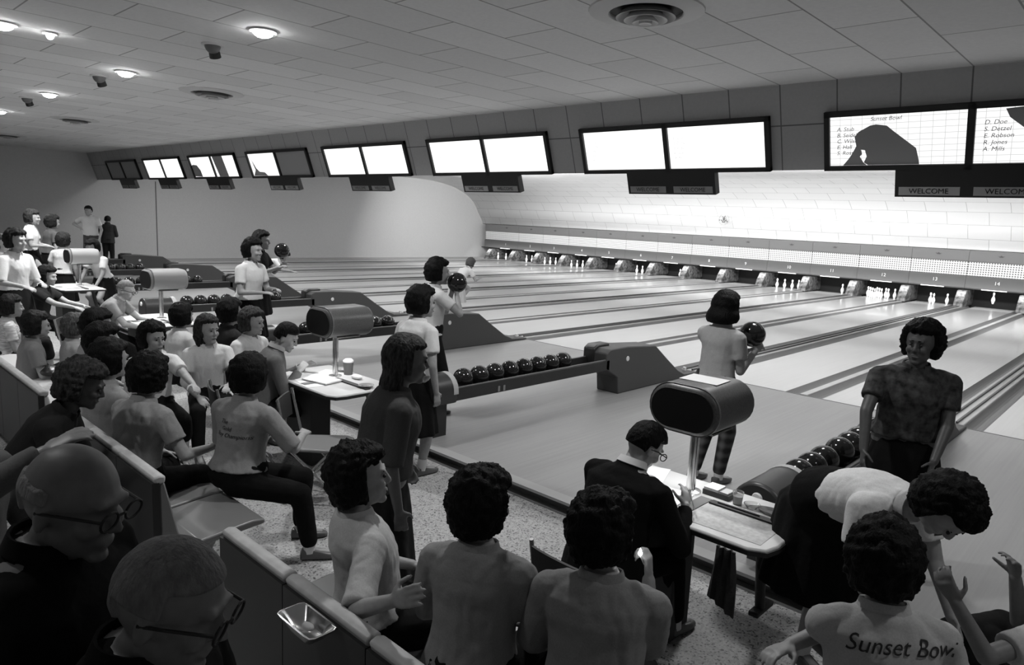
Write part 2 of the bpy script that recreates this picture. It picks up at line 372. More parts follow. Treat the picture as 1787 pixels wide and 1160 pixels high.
stand = {1: (3, 5), 2: (4, 8), 3: (1, 4, 8), 4: (0, 2, 5), 5: (9,), 6: (4, 5), 7: (9,), 10: (3, 4, 5, 9), 11: (9,), 12: tuple(range(10)), 13: (4, 2, 9), 14: ()}
rn = ['the head pin', 'left pin of the second row', 'right pin of the second row', 'left pin of the third row', 'middle pin of the third row', 'right pin of the third row',
      'leftmost pin of the back row', 'second pin of the back row', 'third pin of the back row', 'rightmost pin of the back row']
for no, ids in stand.items():
    k = (16-no)//2; side = 1 if no % 2 == 0 else -1; mx = sum(lane_span(k, side))/2
    for i in ids:
        lb = ('white pin on lane %s, %s' % (NUM[no], rn[i])) if len(ids) > 1 else 'lone white pin standing on lane %s' % NUM[no]
        pin(mx+pos[i][0]*SP, 17.75+pos[i][1]*.264, 0, lb, 'standing bowling pins')
pin(sum(lane_span(1, 1))/2-.05, 18.6, .17, 'white pin held in the machine opening above lane 14', 'standing bowling pins')
# emblem on the cove
c = aty(1265, 383, 18.42)
t = thing('wall_emblem', 'small round emblem with a figure on the white tiled wall', 'emblem', c)
mb = MB(); rr = .23
mb.rings([[V((c.x+r*math.cos(a*math.pi/16), c.y-.08-d, c.z+r*math.sin(a*math.pi/16))) for a in range(32)] for r, d in ((rr, 0), (rr, .03), (rr-.012, .03), (rr-.012, 0))], False).build('ring', G(.5), t)
mb = MB(); 
for a in range(16):
    q = a*math.pi/8; mb.cyl((c.x+(rr+.02)*math.cos(q), c.y-.09, c.z+(rr+.02)*math.sin(q)), (c.x+(rr+.05)*math.cos(q), c.y-.09, c.z+(rr+.05)*math.sin(q)), .004)
mb.build('rays', G(.5), t)
mb = MB(); mb.ell((c.x, c.y-.1, c.z+.02), (.05, .02, .07)); mb.cap((c.x-.12, c.y-.1, c.z-.02), (c.x-.03, c.y-.1, c.z-.09), .016); mb.cap((c.x+.12, c.y-.1, c.z-.02), (c.x+.03, c.y-.1, c.z-.09), .016)
mb.cap((c.x+.02, c.y-.1, c.z+.08), (c.x+.05, c.y-.1, c.z+.15), .012); mb.cap((c.x-.04, c.y-.1, c.z+.08), (c.x-.06, c.y-.1, c.z+.13), .012); mb.cap((c.x-.06, c.y-.1, c.z-.12), (c.x+.06, c.y-.1, c.z-.12), .014)
mb.ell((c.x-.19, c.y-.1, c.z-.03), (.025, .02, .025)); mb.ell((c.x+.16, c.y-.1, c.z-.08), (.025, .02, .03)); mb.build('figure', G(.12), t)
# ------------------------------------------------------------------ score screens
def fpoly(mb, pts, off, th=.004):
    """polygon of (x,z) laid on the fascia"""
    n = len(pts); a = [pf(x, z, off) for x, z in pts]; b = [pf(x, z, off-th) for x, z in pts]
    return mb.add(a+b, [tuple(range(n)), tuple(range(n, 2*n))[::-1]]+[(i, (i+1) % n, n+(i+1) % n, n+i) for i in range(n)])
def sheet_mat(name, lo, st):
    mt = bpy.data.materials.new(name); mt.use_nodes = True; nt = mt.node_tree; b = nt.nodes['Principled BSDF']; b.inputs['Base Color'].default_value = (.1, .1, .1, 1); b.inputs['Roughness'].default_value = .8
    tc = nt.nodes.new('ShaderNodeTexCoord'); s = nt.nodes.new('ShaderNodeSeparateXYZ'); c = nt.nodes.new('ShaderNodeCombineXYZ'); nt.links.new(tc.outputs['Object'], s.inputs[0])
    nt.links.new(s.outputs[0], c.inputs[0]); nt.links.new(s.outputs[2], c.inputs[1])
    br = nt.nodes.new('ShaderNodeTexBrick'); br.offset = 0; 
    for kk, v in (('Scale', 1), ('Mortar Size', .0035), ('Mortar Smooth', .2), ('Brick Width', .115), ('Row Height', .058)): br.inputs[kk].default_value = v
    br.inputs['Color1'].default_value = br.inputs['Color2'].default_value = (1, 1, 1, 1); br.inputs['Mortar'].default_value = (lo, lo, lo, 1)
    nt.links.new(c.outputs[0], br.inputs['Vector']); nt.links.new(br.outputs[0], b.inputs['Emission Color']); b.inputs['Emission Strength'].default_value = st; return mt
sheet = sheet_mat('projected_sheet', .55, .60); sheet2 = sheet_mat('projected_sheet_bright', .84, .75); ink = mat('projected_writing', .12, .9); off_m = mat('unlit_screen', .34, .8)
frame_m = mat('screen_frame', .010, .5); sign_m = mat('sign_plate', .32, .7)
names = [['A. Stub', 'B. Seidell', 'C. Wilson', 'E. Hall', 'S. Ross'], ['D. Doe', 'S. Detzel', 'E. Robson', 'R. Jones', 'A. Mills']]
scr_lab = {0: 'with the shadow of a hand over a score sheet', 1: 'with two bright sheets, directly left of the hand shadow screen', 2: 'both bright, third from the frame edge', 3: 'both bright, fourth from the frame edge',
           4: 'left half bright and right half unlit', 5: 'crossed by slanting shadows', 6: 'both bright, next to the unlit one at the far wall', 7: 'both halves unlit, at the far left wall'}
for k in range(8):
    cx = -P*k; z0, z1 = ZF, 3.53; hw = 1.43
    t = thing('score_screen', 'overhead score screen pair '+scr_lab[k], 'score screen', pf(cx, z0), 'overhead score screens')
    mb = MB()
    for a, b, c0, d in ((cx-hw, z0, cx+hw, z0+.05), (cx-hw, z1-.055, cx+hw, z1), (cx-hw, z0, cx-hw+.06, z1), (cx+hw-.06, z0, cx+hw, z1), (cx-.035, z0, cx+.035, z1)):
        fpoly(mb, [(a, b), (c0, b), (c0, d), (a, d)], .06, .06)
    mb.build('frame', frame_m, t)
    for s in (-1, 1):
        a, b = (cx-hw+.06, cx-.035) if s < 0 else (cx+.035, cx+hw-.06)
        offp = k == 7 or (k == 4 and s > 0)
        sc_ = fpoly(MB(), [(a, z0+.05), (b, z0+.05), (b, z1-.055), (a, z1-.055)], .025, .02).build('screen', off_m if offp else (sheet if k == 0 else sheet2), t)
        if not offp:
            mb = MB(); nm = names[(s > 0)]
            sz = .062 if k == 0 else .05
            rows = [(z1-.10, a+.42, 'Sunset Bowl')]+[(z1-.19-.062*i, a+.07, nm[i]) for i in range(5)]
            if k > 3: rows = rows[1:4]
            for zz, xx, tx in rows:
                vs, fs = text_mesh(tx, sz, .0005, .2, 'LEFT'); n0 = V((0, -1, -.35)).normalized(); up = V((0, -.35, 1)).normalized()
                mb.add([pf(xx, zz, .028)+V((1, 0, 0))*v.x+up*v.y for v in vs], fs)
            mb.build('writing', ink if k == 0 else mat('projected_writing_faint', .55, .9, emit=.1), sc_)
    # shadows thrown on the projected sheets are grey plates laid over the glowing screens
    mb = MB(); pl = []
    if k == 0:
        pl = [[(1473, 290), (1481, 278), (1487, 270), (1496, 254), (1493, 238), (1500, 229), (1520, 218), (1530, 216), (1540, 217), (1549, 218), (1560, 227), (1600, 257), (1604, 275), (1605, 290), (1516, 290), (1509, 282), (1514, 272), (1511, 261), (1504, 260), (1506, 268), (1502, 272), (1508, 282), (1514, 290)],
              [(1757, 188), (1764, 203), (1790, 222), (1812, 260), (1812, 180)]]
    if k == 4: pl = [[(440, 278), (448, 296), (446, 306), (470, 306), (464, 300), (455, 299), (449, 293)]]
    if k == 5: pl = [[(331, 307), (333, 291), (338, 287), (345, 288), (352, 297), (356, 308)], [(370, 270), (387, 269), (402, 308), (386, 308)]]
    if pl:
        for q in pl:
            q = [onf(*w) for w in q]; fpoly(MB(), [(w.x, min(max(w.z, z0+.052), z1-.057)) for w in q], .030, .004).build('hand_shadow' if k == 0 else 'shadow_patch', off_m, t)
    sb = fpoly(MB(), [(cx-.68, z0-.28), (cx+.68, z0-.28), (cx+.68, z0+.01), (cx-.68, z0+.01)], .05, .10).build('sign_box', frame_m, t)
    for s in (-1, 1):
        a, b = (cx-.64, cx-.06) if s < 0 else (cx+.06, cx+.64)
        fpoly(MB(), [(a, z0-.26), (b, z0-.26), (b, z0-.175), (a, z0-.175)], .056, .01).build('name_plate', sign_m, sb)
        vs, fs = text_mesh('WELCOME', .078, .001); up = V((0, -.35, 1)).normalized(); mb = MB()
        mb.add([pf((a+b)/2, z0-.218, .060)+V((1, 0, 0))*v.x+up*v.y for v in vs], fs).build('lettering', G(.008), sb)
# ------------------------------------------------------------------ ceiling fittings
def diffuser(x, y, label):
    t = thing('ceiling_diffuser', label, 'air diffuser', (x, y, ZC), 'round air diffusers'); wm = mat('diffuser_white', .55, .5)
    MB().lathe([(.46, 0), (.455, -.012), (.30, -.03), (.29, -.02), (.29, 0)], (x, y, ZC)).build('flange', wm, t, smooth=True)
    MB().lathe([(.285, -.0), (.285, -.004)], (x, y, ZC)).build('throat', G(.01), t)
    for i, (r, z) in enumerate(((.235, -.045), (.17, -.065), (.10, -.085))):
        MB().lathe([(r-.045, z+.045), (r, z), (r+.003, z-.012), (r-.012, z-.012), (r-.06, z+.03)], (x, y, ZC)).build('ring', wm if i else mat('diffuser_dark', .2, .4), t, smooth=True)
    MB().lathe([(.001, -.10), (.05, -.105), (.055, -.06), (.001, -.06)], (x, y, ZC)).build('hub', wm, t, smooth=True)
diffuser(-1.66, -4.58, 'large round air diffuser in the ceiling above the near score table')
diffuser(-9.26, -4.74, 'round air diffuser just past the row of glowing downlights')
diffuser(-15.9, -4.8, 'dark flat-looking air diffuser between the diffuser row and the side wall')
diffuser(-22.6, -4.7, 'farthest round air diffuser, cut by the left frame edge')
def downlight(px, py, label, r=.10, on=True):
    c = atz(px, py, ZC)
    t = thing('downlight' if on else 'directional_spotlight', label, 'ceiling light', c, 'glowing downlights' if on else 'unlit ceiling spotlights')
    MB().lathe([(r+.03, 0), (r+.03, -.015), (r, -.02), (r, 0)], c).build('trim_ring', G(.6), t, smooth=True)
    if on: MB().ell(c+V((0, 0, -.02)), (r*.95, r*.95, .05)).build('bulb', mat('lamp_glow', .9, .3, emit=28), t, smooth=True)
    else:
        MB().ell(c+V((0, 0, -.01)), (r*.98, r*.98, .09)).build('eyeball', G(.12), t, smooth=True)
        MB().cyl(c+V((-.02, .02, -.05)), c+V((-.05, .05, -.12)), .055, .06, 20).build('snout', G(.015), t)
for x, y, lb in ((459, 53, 'brightest glowing downlight, nearest of the lit row'), (219, 125, 'second glowing downlight of the lit row'), (86, 163, 'third glowing downlight, smallest of the clear three'),
                 (4, 40, 'glowing downlight at the top left frame edge'), (0, 193, 'glowing downlight low on the left frame edge')): downlight(x, y, lb)
downlight(87, 57, 'tiny glowing downlight between two rows', .04)
for x, y, lb in ((371, 77, 'dark ceiling spotlight beside the brightest downlight'), (173, 132, 'dark ceiling spotlight beside the second downlight'), (47, 170, 'dark ceiling spotlight beside the third downlight')): downlight(x, y, lb, .085, False)
# ------------------------------------------------------------------ ball racks and ramps
ball_m = mat('ball_black', .012, .12, spec=.6); rack_m = mat('rack_dark', .018, .35); ramp_m = mat('ramp_brown', .055, .55)
BR = .1085; ball0 = None
def ball(p, label, group):
    global ball0
    if ball0 is None:
        ball0 = MB().ell((0, 0, 0), (BR,)*3, 32, 20).build('bowling_ball', ball_m, smooth=True)
        mb = MB()
        for dx, dy in ((-.012, .012), (.012, .012), (0, -.02)):
            q = V((.045+dx, -.03+dy, .09)).normalized(); mb.cyl(q*.1, q*.1091, .009)
        mb.build('finger_holes', G(.002), ball0); o = ball0
    else: o = copy_tree(ball0)
    o.location = p; tag(o, label, 'bowling ball', group); return o
ordn = ['first', 'second', 'third', 'fourth', 'fifth', 'sixth', 'seventh', 'eighth']
rk = {0: 'behind the near score table', 1: 'left of the bowler in plaid trousers', 2: 'behind the second score table', 3: 'two racks beyond the second score table', 4: 'beyond the third score table', 5: 'second farthest along the row', 6: 'farthest along the row'}
def rack(k):
    x = -P*k; w = rk[k]
    t = thing('ball_rack', 'dark open-topped bowling ball rack '+w, 'ball rack', (x, -3.7, 0), 'ball racks')
    MB().prism([(x-.17, .35), (x+.17, .35), (x+.17, .47), (x+.13, .48), (x+.115, .405), (x-.115, .405), (x-.13, .48), (x-.17, .47)], 'y', -5.0, -2.35).build('trough', rack_m, t)
    for s in (-1, 1): MB().cyl((x+s*.15, -5.0, .475), (x+s*.15, -2.4, .475), .012).build('rail', mat('rack_rail', .10, .3), t)
    for y in (-4.34, -4.26): MB().box(x+.171, y-.015, .36, x+.176, y+.015, .42).build('bracket', G(.2), t)
    MB().box(x-.12, -5.2, .0, x+.12, -5.02, .35).build('leg', rack_m, t)
    n = 14; R_ = .175
    arc = [(x+R_*math.cos(math.pi*i/n), .44+R_*math.sin(math.pi*i/n)) for i in range(n+1)]
    MB().prism(arc+[(x-R_, .33), (x+R_, .33)], 'y', -5.42, -4.93).build('end_cap', mat('cap_dark', .03, .35), t, bevel=.02)
    arc2 = [(x+(R_+.004)*math.cos(math.pi*i/n), .44+(R_+.004)*math.sin(math.pi*i/n)) for i in range(n+1)]
    MB().prism(arc2+[(x-R_-.004, .42), (x+R_+.004, .42)], 'y', -4.98, -4.92).build('cap_band', mat('cap_band', .40, .5), t)
    MB().cyl((x, -5.425, .52), (x, -5.44, .52), .035, .03, 24).build('badge', mat('badge_chrome', .7, .3), t)
    r = thing('ball_ramp', 'sloping brown ramp ending the rack '+w, 'ball ramp', (x, -1.2, 0), 'ball return ramps')
    MB().prism([(-2.12, 0), (-2.15, .22), (-2.42, .36), (-2.42, .56), (-2.34, .61), (-1.95, .61), (-1.28, .56), (-.95, .34), (-.62, .13), (-.42, .05), (-.04, .035), (-.04, 0)], 'x', x-.17, x+.17).build('housing', ramp_m, r, bevel=.015)
    MB().prism([(-2.44, .40), (-2.44, .60), (-2.36, .645), (-2.1, .645), (-2.1, .40)], 'x', x-.19, x-.02).build('hood', mat('ramp_hood', .02, .4), r, bevel=.02)
    MB().cyl((x+.171, -1.95, .45), (x+.178, -1.95, .45), .035, .03, 20).build('badge', mat('badge_chrome', .7, .3), r)
    MB().box(x-.02, -.16, 0, x+.02, -.12, .09).build('foul_detector', G(.8), r)
    y0 = -4.76 if k == 0 else -4.70
    for i in range(8):
        y = y0+i*.232+(.0 if i < 3 or k else .1)
        ball((x, y, .517), 'black bowling ball, %s on the rack %s' % (ordn[i], w), 'balls on the racks')
for k in range(7): rack(k)
# ------------------------------------------------------------------ score tables
top_m = mat('table_top', .62, .45); ped_m = mat('pedestal', .02, .6)
hood_m = mat('projector_hood', .055, .38, nscale=90, namt=.02)
def stadium(cx, cz, hw, hh, n=12):
    out = []
    for s, a0 in ((1, -math.pi/2), (-1, math.pi/2)):
        for i in range(n+1):
            a = a0+math.pi*i/n; out.append((cx+s*(hw-hh)+hh*math.cos(a), cz+hh*math.sin(a)))
    return out
def score_table(x, y, label, glabel, hood_m):
    t = thing('score_table', label, 'score table', (x, y, -.12), 'score tables'); zt = .65
    pts = [(x+.52, y+.33), (x+.545, y+.30), (x+.55, y-.20), (x+.53, y-.29), (x+.45, y-.335), (x-.35, y-.335), (x-.47, y-.27), (x-.57, y-.05), (x-.57, y+.33)]
    MB().prism(pts, 'z', zt-.032, zt).build('tabletop', top_m, t, bevel=.01)
    MB().prism([(a*1.0+(.006 if a > x else -.006), b+(.006 if b > y else -.006)) for a, b in pts], 'z', zt-.036, zt-.012).build('edge_band', G(.02), t)
    MB().box(x-.42, y-.22, -.12, x+.02, y-.02, zt-.03).build('pedestal', ped_m, t, bevel=.01)
    MB().box(x+.27, y+.2, 0, x+.33, y+.42, .03).build('foot', ped_m, t, bevel=.008)
    MB().cyl((x+.30, y+.29, .03), (x+.30, y+.18, zt-.03), .028).build('leg', ped_m, t)
    MB().box(x+.06, y+.02, zt, x+.50, y+.07, zt+.012).build('pencil_tray', G(.02), t)
    MB().box(x-.02, y-.3, zt, x+.05, y+.08, zt+.006).build('light_box', G(.15), t)
    h = thing('score_projector', glabel, 'projector', (x-.10, y+.10, zt), 'score projectors'); hx, hy = x-.10, y+.15
    MB().lathe([(.06, zt+.001), (.06, zt+.012), (.03, zt+.02)], (x-.10, y+.10, 0)).build('base', CHROME, h)
    MB().cyl((x-.10, y+.10, zt+.01), (x-.10, y+.10, 1.04), .026, n=24).build('pole', CHROME, h, smooth=True)
    MB().prism(stadium(hx, 1.17, .215, .135), 'y', hy-.235, hy+.235).build('hood', hood_m, h, bevel=.03)
    MB().prism(stadium(hx, 1.17, .19, .110), 'y', hy-.241, hy-.225).build('opening', G(.003), h)
    MB().prism(stadium(hx, 1.17, .218, .138), 'y', hy-.215, hy-.20).build('band', mat('hood_band', .14, .2), h)
    MB().box(hx-.1, hy-.12, 1.03, hx+.14, hy+.12, 1.04).build('lamp_plate', CHROME, h)
    spot('projector_lamp', (hx+.12, hy-.02, 1.015), 2.4, 140, .5, .04)
    spot('projector_lamp', (hx-.14, hy-.1, 1.015), 1.2, 130, .5, .04)
    return t
T = [(-.07, -6.07), (-3.72, -6.12)]
for px, py in ((287, 487), (143, 447)):
    q = atz(px, py, 1.17); T.append((q.x+.10, q.y-.15))
tl = ['pale score table beside the person in the dark suit', 'pale score table in front of the person in the grey jacket', 'pale score table the bald person leans on', 'pale score table where a white-shirted person leans on both hands']
gl_ = ['dark rounded score projector with a white sheet on top', 'dark rounded score projector beside the person in the grey jacket', 'dark rounded score projector beside the bald leaning person', 'farthest rounded score projector by the leaning person']
hms = [hood_m, mat('hood_sheen_mid', .09, .35, nscale=90, namt=.02), mat('hood_sheen_far', .30, .35), mat('hood_sheen_farthest', .42, .35)]  # sheen at grazing angles is put into the farther hoods' base colour
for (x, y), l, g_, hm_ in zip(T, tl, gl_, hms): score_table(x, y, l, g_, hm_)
x, y = T[0]; z = .65
def flat(name, pts, zz, th, mt, label, cat, group=None):
    return tag(MB().prism(pts, 'z', zz, zz+th).build(name, mt, org=(pts[0][0], pts[0][1], zz)), label, cat, group)
def quad(cx, cy, w, h, a):
    a = math.radians(a); c, s = math.cos(a), math.sin(a); return [(cx+u*c-v*s, cy+u*s+v*c) for u, v in ((-w/2, -h/2), (w/2, -h/2), (w/2, h/2), (-w/2, h/2))]
flat('score_sheet', quad(x-.17, y-.10, .26, .30, 3), z+.007, .001, PAPER, 'white score sheet lit under the near projector', 'paper', 'papers')
flat('score_sheet', quad(x+.27, y-.12, .42, .30, 2), z+.001, .001, mat('paper_dim', .5, .8, nscale=40, namt=.08), 'large grey score sheet on the free half of the near table', 'paper', 'papers')
flat('score_sheet', quad(x-.42, y+.18, .2, .26, 20), z+.001, .001, PAPER, 'white sheet at the back corner of the near score table', 'paper', 'papers')
flat('score_sheet', quad(x-.11, y+.17, .23, .19, 3), 1.306, .0015, PAPER, 'white sheet lying on top of the near projector hood', 'paper', 'papers')
t = thing('cigarette_box', 'open carton with packs behind the chrome pole', 'box', (x+.02, y+.2, z)); t0 = t
MB().box(x-.04, y+.13, z, x+.12, y+.24, z+.03).build('carton', G(.04), t); MB().box(x-.035, y+.135, z+.03, x+.05, y+.235, z+.045).build('pack', PAPER, t); MB().box(x+.06, y+.14, z+.03, x+.11, y+.22, z+.04).build('pack', G(.5), t)
gl = mat('glass', .9, .05, trans=.85)
t = thing('drinking_glass', 'small clear tumbler on the near score table', 'glass', (x+.17, y+.14, z))
MB().lathe([(.024, 0), (.031, .075), (.028, .075), (.022, .006)], (x+.17, y+.14, z)).build('tumbler', gl, t, smooth=True); MB().lathe([(.021, .008), (.026, .05)], (x+.17, y+.14, z)).build('water', mat('pale_drink', .75, .1, trans=.4), t)
def ashtray(c, label, rx=.06, m_=None):
    c = V(c); t = thing('ashtray', label, 'ashtray', c, 'ashtrays')
    MB().lathe([(rx*.6, 0), (rx, .025), (rx*.92, .026), (rx*.55, .006)], c).build('dish', m_ or gl, t, smooth=True)
    MB().cyl(c+V((-.02, .01, .012)), c+V((.03, .02, .02)), .004).build('cigarette_end', PAPER, t)
ashtray((x+.25, y+.15, z), 'round glass ashtray beside the tumbler on the near table', .045)
t = thing('oval_dish', 'long oval glass dish at the back edge of the near score table', 'dish', (x+.4, y+.14, z))
mb = MB(); mb.rings([[V((x+.4+a*math.cos(q*math.pi/12), y+.16+b*math.sin(q*math.pi/12), z+h)) for q in range(24)] for a, b, h in ((.11, .04, .001), (.125, .05, .02), (.118, .044, .02), (.10, .035, .006))]).build('dish', mat('dish_glass', .30, .1, trans=.3), t, smooth=True)
MB().cyl((x+.46, y+.15, z+.02), (x+.50, y+.17, z+.025), .008).build('cigarette_end', PAPER, t)
tag(MB().cyl((x+.1, y+.045, z+.016), (x+.34, y+.045, z+.016), .004).build('pencil', G(.02), org=(x+.1, y+.045, z+.01)), 'dark pencil in the tray of the near score table', 'pencil')
mb = MB(); 
rs = []
for j in range(9):
    zz = .62-.27*j/8; w = .05+.02*j/8; rs.append([V((x+.36+w*u, y-.36-.012*math.sin(u*9+j*.4)-v, zz-(.07*(u+1)/2 if j == 8 else 0))) for u, v in [(-1+q/4, 0) for q in range(9)]+[(1-q/4, .012) for q in range(9)]])
mb.rings(rs); tag(mb.build('towel', mat('towel_dark', .025, .95, bump=.3), org=(x+.33, y-.36, .2), smooth=True), 'dark towel hanging from the front edge of the near score table', 'towel')
x, y = T[1]
flat('score_sheet', quad(x+.0, y-.10, .30, .20, 12), z+.007, .012, PAPER, 'white pad of score paper beside the second pole', 'paper', 'papers')
flat('score_sheet', quad(x-.2, y+.1, .26, .34, 30), z+.001, .001, PAPER, 'white sheet under the hand of the person in the grey jacket', 'paper', 'papers')
flat('score_sheet', quad(x-.02, y-.22, .36, .16, -12), z+.001, .001, PAPER, 'white loose sheet at the front edge of the second score table', 'paper', 'papers')
ashtray((x+.42, y+.08, z), 'round ashtray at the free end of the second score table', .07, G(.35))
ashtray((x-.25, y+.27, z), 'round ashtray at the back of the second score table', .07, G(.35))
t = thing('paper_cup', 'striped lidded cup behind the second chrome pole', 'cup', (x-.1, y+.24, z))
MB().lathe([(.04, 0), (.048, .12)], (x-.1, y+.24, z)).build('cup', G(.12), t, smooth=True); MB().lathe([(.05, .12), (.05, .135), (.03, .15)], (x-.1, y+.24, z)).build('lid', G(.8), t, smooth=True)
tag(MB().ell((x+.1, y+.2, z+.02), (.07, .04, .022)).build('napkin', PAPER, org=(x+.1, y+.2, z), smooth=True), 'crumpled white napkin behind the second score table pole', 'napkin')
x, y = T[3]; flat('score_sheet', quad(x, y-.05, .6, .34, 3), z+.007, .001, PAPER, 'white score sheet under the hands of the leaning person', 'paper', 'papers')
x, y = T[2]; flat('score_sheet', quad(x+.1, y-.05, .4, .34, 3), z+.007, .001, PAPER, 'white score sheet in front of the bald person', 'paper', 'papers')
# ------------------------------------------------------------------ benches
rail_m = mat('bench_rail', .42, .5, nscale=14, namt=.05); shell_m = mat('bench_shell', .17, .35); back_m = mat('bench_back', .014, .5)
def bench(x0, x1, n, label, shell_m=shell_m):
    t = thing('bench_seat', label, 'bench', ((x0+x1)/2, -8.1, -.12), 'bench seating rows'); yb = -8.2; zt = .72
    w = (x1-x0)/n
    for i in range(n):
        a, b = x0+i*w+.003, x0+(i+1)*w-.003
        MB().prism([(yb-.02, zt-.055), (yb+.03, zt-.05), (yb+.035, zt-.012), (yb-.0, zt), (yb-.035, zt-.012)], 'x', a, b).build('rail', rail_m, t, bevel=.012)
        MB().prism([(yb, zt-.05), (yb+.03, zt-.05), (yb+.10, .35), (yb+.2, .28), (yb+.52, .31), (yb+.60, .30), (yb+.60, .27), (yb+.2, .24), (yb+.06, .28), (yb+.03, .1), (yb, .1)], 'x', a+.01, b-.01).build('shell', shell_m, t, bevel=.01)
        MB().box(a, yb-.04, .04, b, yb-.002, zt-.04).build('back_panel', back_m, t)
    MB().box(x0+.05, yb+.12, .17, x1-.05, yb+.18, .22).build('beam', G(.02), t)
    for xx in (x0+.25, x1-.25):
        MB().box(xx-.03, yb-.02, -.12, xx+.03, yb+.3, -.09).build('leg', G(.02), t); MB().box(xx-.025, yb+.12, -.1, xx+.025, yb+.18, .2).build('leg', G(.02), t)
bench(-1.27, 1.0, 4, 'dark bench with pale top rail where the white-bloused person rests an elbow')
bench(-3.76, -2.08, 3, 'dark bench with pale top rail behind the person in the lettered blouse')
bench(-8.2, -4.36, 6, 'dark bench at the left frame edge with a purse on its seat', mat('bench_shell_lit', .5, .45))  # stronger light on this bench is put into its shell colour
MB_ = MB().ell((0, 0, 0), (1, 1, 1)); 
c = V((-5.45, -7.75, .37))
c = atz(84, 646, .385)
t = thing('purse', 'black leather purse lying on the pale seat', 'purse', c)
MB().ell(c, (.17, .10, .055), 20, 10).build('bag', mat('purse_leather', .012, .3, bump=.2), t, smooth=True); MB().tube([c+V((-.1, -.02, .04)), c+V((-.04, .0, .07)), c+V((.06, 0, .07)), c+V((.11, -.02, .04))], .007).build('handle', G(.02), t)
c = aty(535, 1082, -8.31)
t = thing('chrome_ashtray', 'shiny oblong chrome ashtray hung behind the near bench', 'ashtray', c)
mb = MB(); rs = []
for a, b, h in ((.07, .035, -.05), (.12, .06, 0), (.112, .053, .0), (.065, .03, -.04)):
    rs.append([c+V((a*max(-1, min(1, 1.3*math.cos(q*math.pi/12))), b*max(-1, min(1, 1.3*math.sin(q*math.pi/12))), h)) for q in range(24)])
mb.rings(rs).build('tray', mat('dull_chrome', .5, .2, 1), t, smooth=True); MB().box(c.x-.03, c.y+.0, c.z-.07, c.x+.03, c.y+.078, c.z-.045).build('bracket', G(.05), t)
MB().ell(c+V((.01, 0, -.02)), (.03, .018, .012)).build('ash', G(.3), t)
# ------------------------------------------------------------------ chairs
def folding_chair(x, y, deg, label, zf=-.12, seat=True):
    t = thing('folding_chair', label, 'chair', (x, y, zf), 'folding chairs'); R = Matrix.Translation((x, y, zf)) @ Matrix.Rotation(math.radians(deg), 4, 'Z')
    def b(n_, f, mt, **k): mb = MB(); mb.M = R; f(mb); return mb.build(n_, mt, t, **k)
    tube = mat('chair_tube', .5, .25, .9)
    b('seat', lambda m: m.prism([(-.20, -.19), (.16, -.21), (.22, -.16), (.22, .16), (.16, .21), (-.20, .19)], 'z', .43, .455), mat('chair_seat', .20, .4), bevel=.012)
    b('backrest', lambda m: m.rings([[V((-.27-.03*math.cos(u), .20*math.sin(u)*1.0, .63)) for u in [(-1+.2*i) for i in range(11)]]+[V((-.285-.03*math.cos(u), .20*math.sin(u), .63)) for u in [(1-.2*i) for i in range(11)]],
                                     [V((-.29-.03*math.cos(u), .20*math.sin(u)*1.0, .82)) for u in [(-1+.2*i) for i in range(11)]]+[V((-.305-.03*math.cos(u), .20*math.sin(u), .82)) for u in [(1-.2*i) for i in range(11)]]]), G(.02))
    for s in (-1, 1):
        b('leg', lambda m: m.tube([(-.30, s*.19, .84), (-.22, s*.2, .46), (.24, s*.2, .01)], .011), tube)
        b('leg', lambda m: m.tube([(.14, s*.175, .44), (-.26, s*.185, .01)], .011), tube)
    b('stretcher', lambda m: (m.cyl((.14, -.2, .14), (.14, .2, .14), .008), m.cyl((-.17, -.18, .12), (-.17, .18, .12), .008)), tube)
    return t
# ------------------------------------------------------------------ people
WORK = bpy.data.scenes.new('work')
def remeshed(mb, vox, smooth=2, wrinkle=0, wf=9, seed=0):
    me = bpy.data.meshes.new('raw'); me.from_pydata([tuple(v) for v in mb.v], [], mb.f)
    bm = bmesh.new(); bm.from_mesh(me); bmesh.ops.recalc_face_normals(bm, faces=bm.faces); bm.to_mesh(me); bm.free()
    o = bpy.data.objects.new('raw', me); WORK.collection.objects.link(o)
    r = o.modifiers.new('r', 'REMESH'); r.mode = 'VOXEL'; r.voxel_size = vox
    sm_ = o.modifiers.new('s', 'SMOOTH'); sm_.iterations = smooth; sm_.factor = .5
    WORK.view_layers[0].update(); dg = WORK.view_layers[0].depsgraph
    m2 = bpy.data.meshes.new_from_object(o.evaluated_get(dg)); bpy.data.objects.remove(o); bpy.data.meshes.remove(me)
    if wrinkle:
        off = V((seed*3.1, seed*1.7, 0)); n = len(m2.vertices); co = [0.0]*(3*n); no = [0.0]*(3*n)
        m2.vertices.foreach_get('co', co); m2.vertices.foreach_get('normal', no); N_ = noise.noise
        for i in range(0, 3*n, 3):
            x, y, z = co[i]+off.x, co[i+1]+off.y, co[i+2]
            w = (N_((x*wf, y*wf, z*wf*.55))*.6+abs(N_((x*wf*2.3, y*wf*2.3, z*wf*1.26)))*.8-.2)*wrinkle
            co[i] += no[i]*w; co[i+1] += no[i+1]*w; co[i+2] += no[i+2]*w
        m2.vertices.foreach_set('co', co)
    return m2
def mesh_obj(me, name, mt, org, parent=None):
    base = V(org); me.transform(Matrix.Translation(-base)); me.materials.clear(); me.materials.append(mt); me.shade_smooth(); me.name = name
    o = bpy.data.objects.new(name, me); COL.objects.link(o)
    if parent: o.parent = parent; o.location = base-parent_loc(parent)
    else: o.location = base
    return o
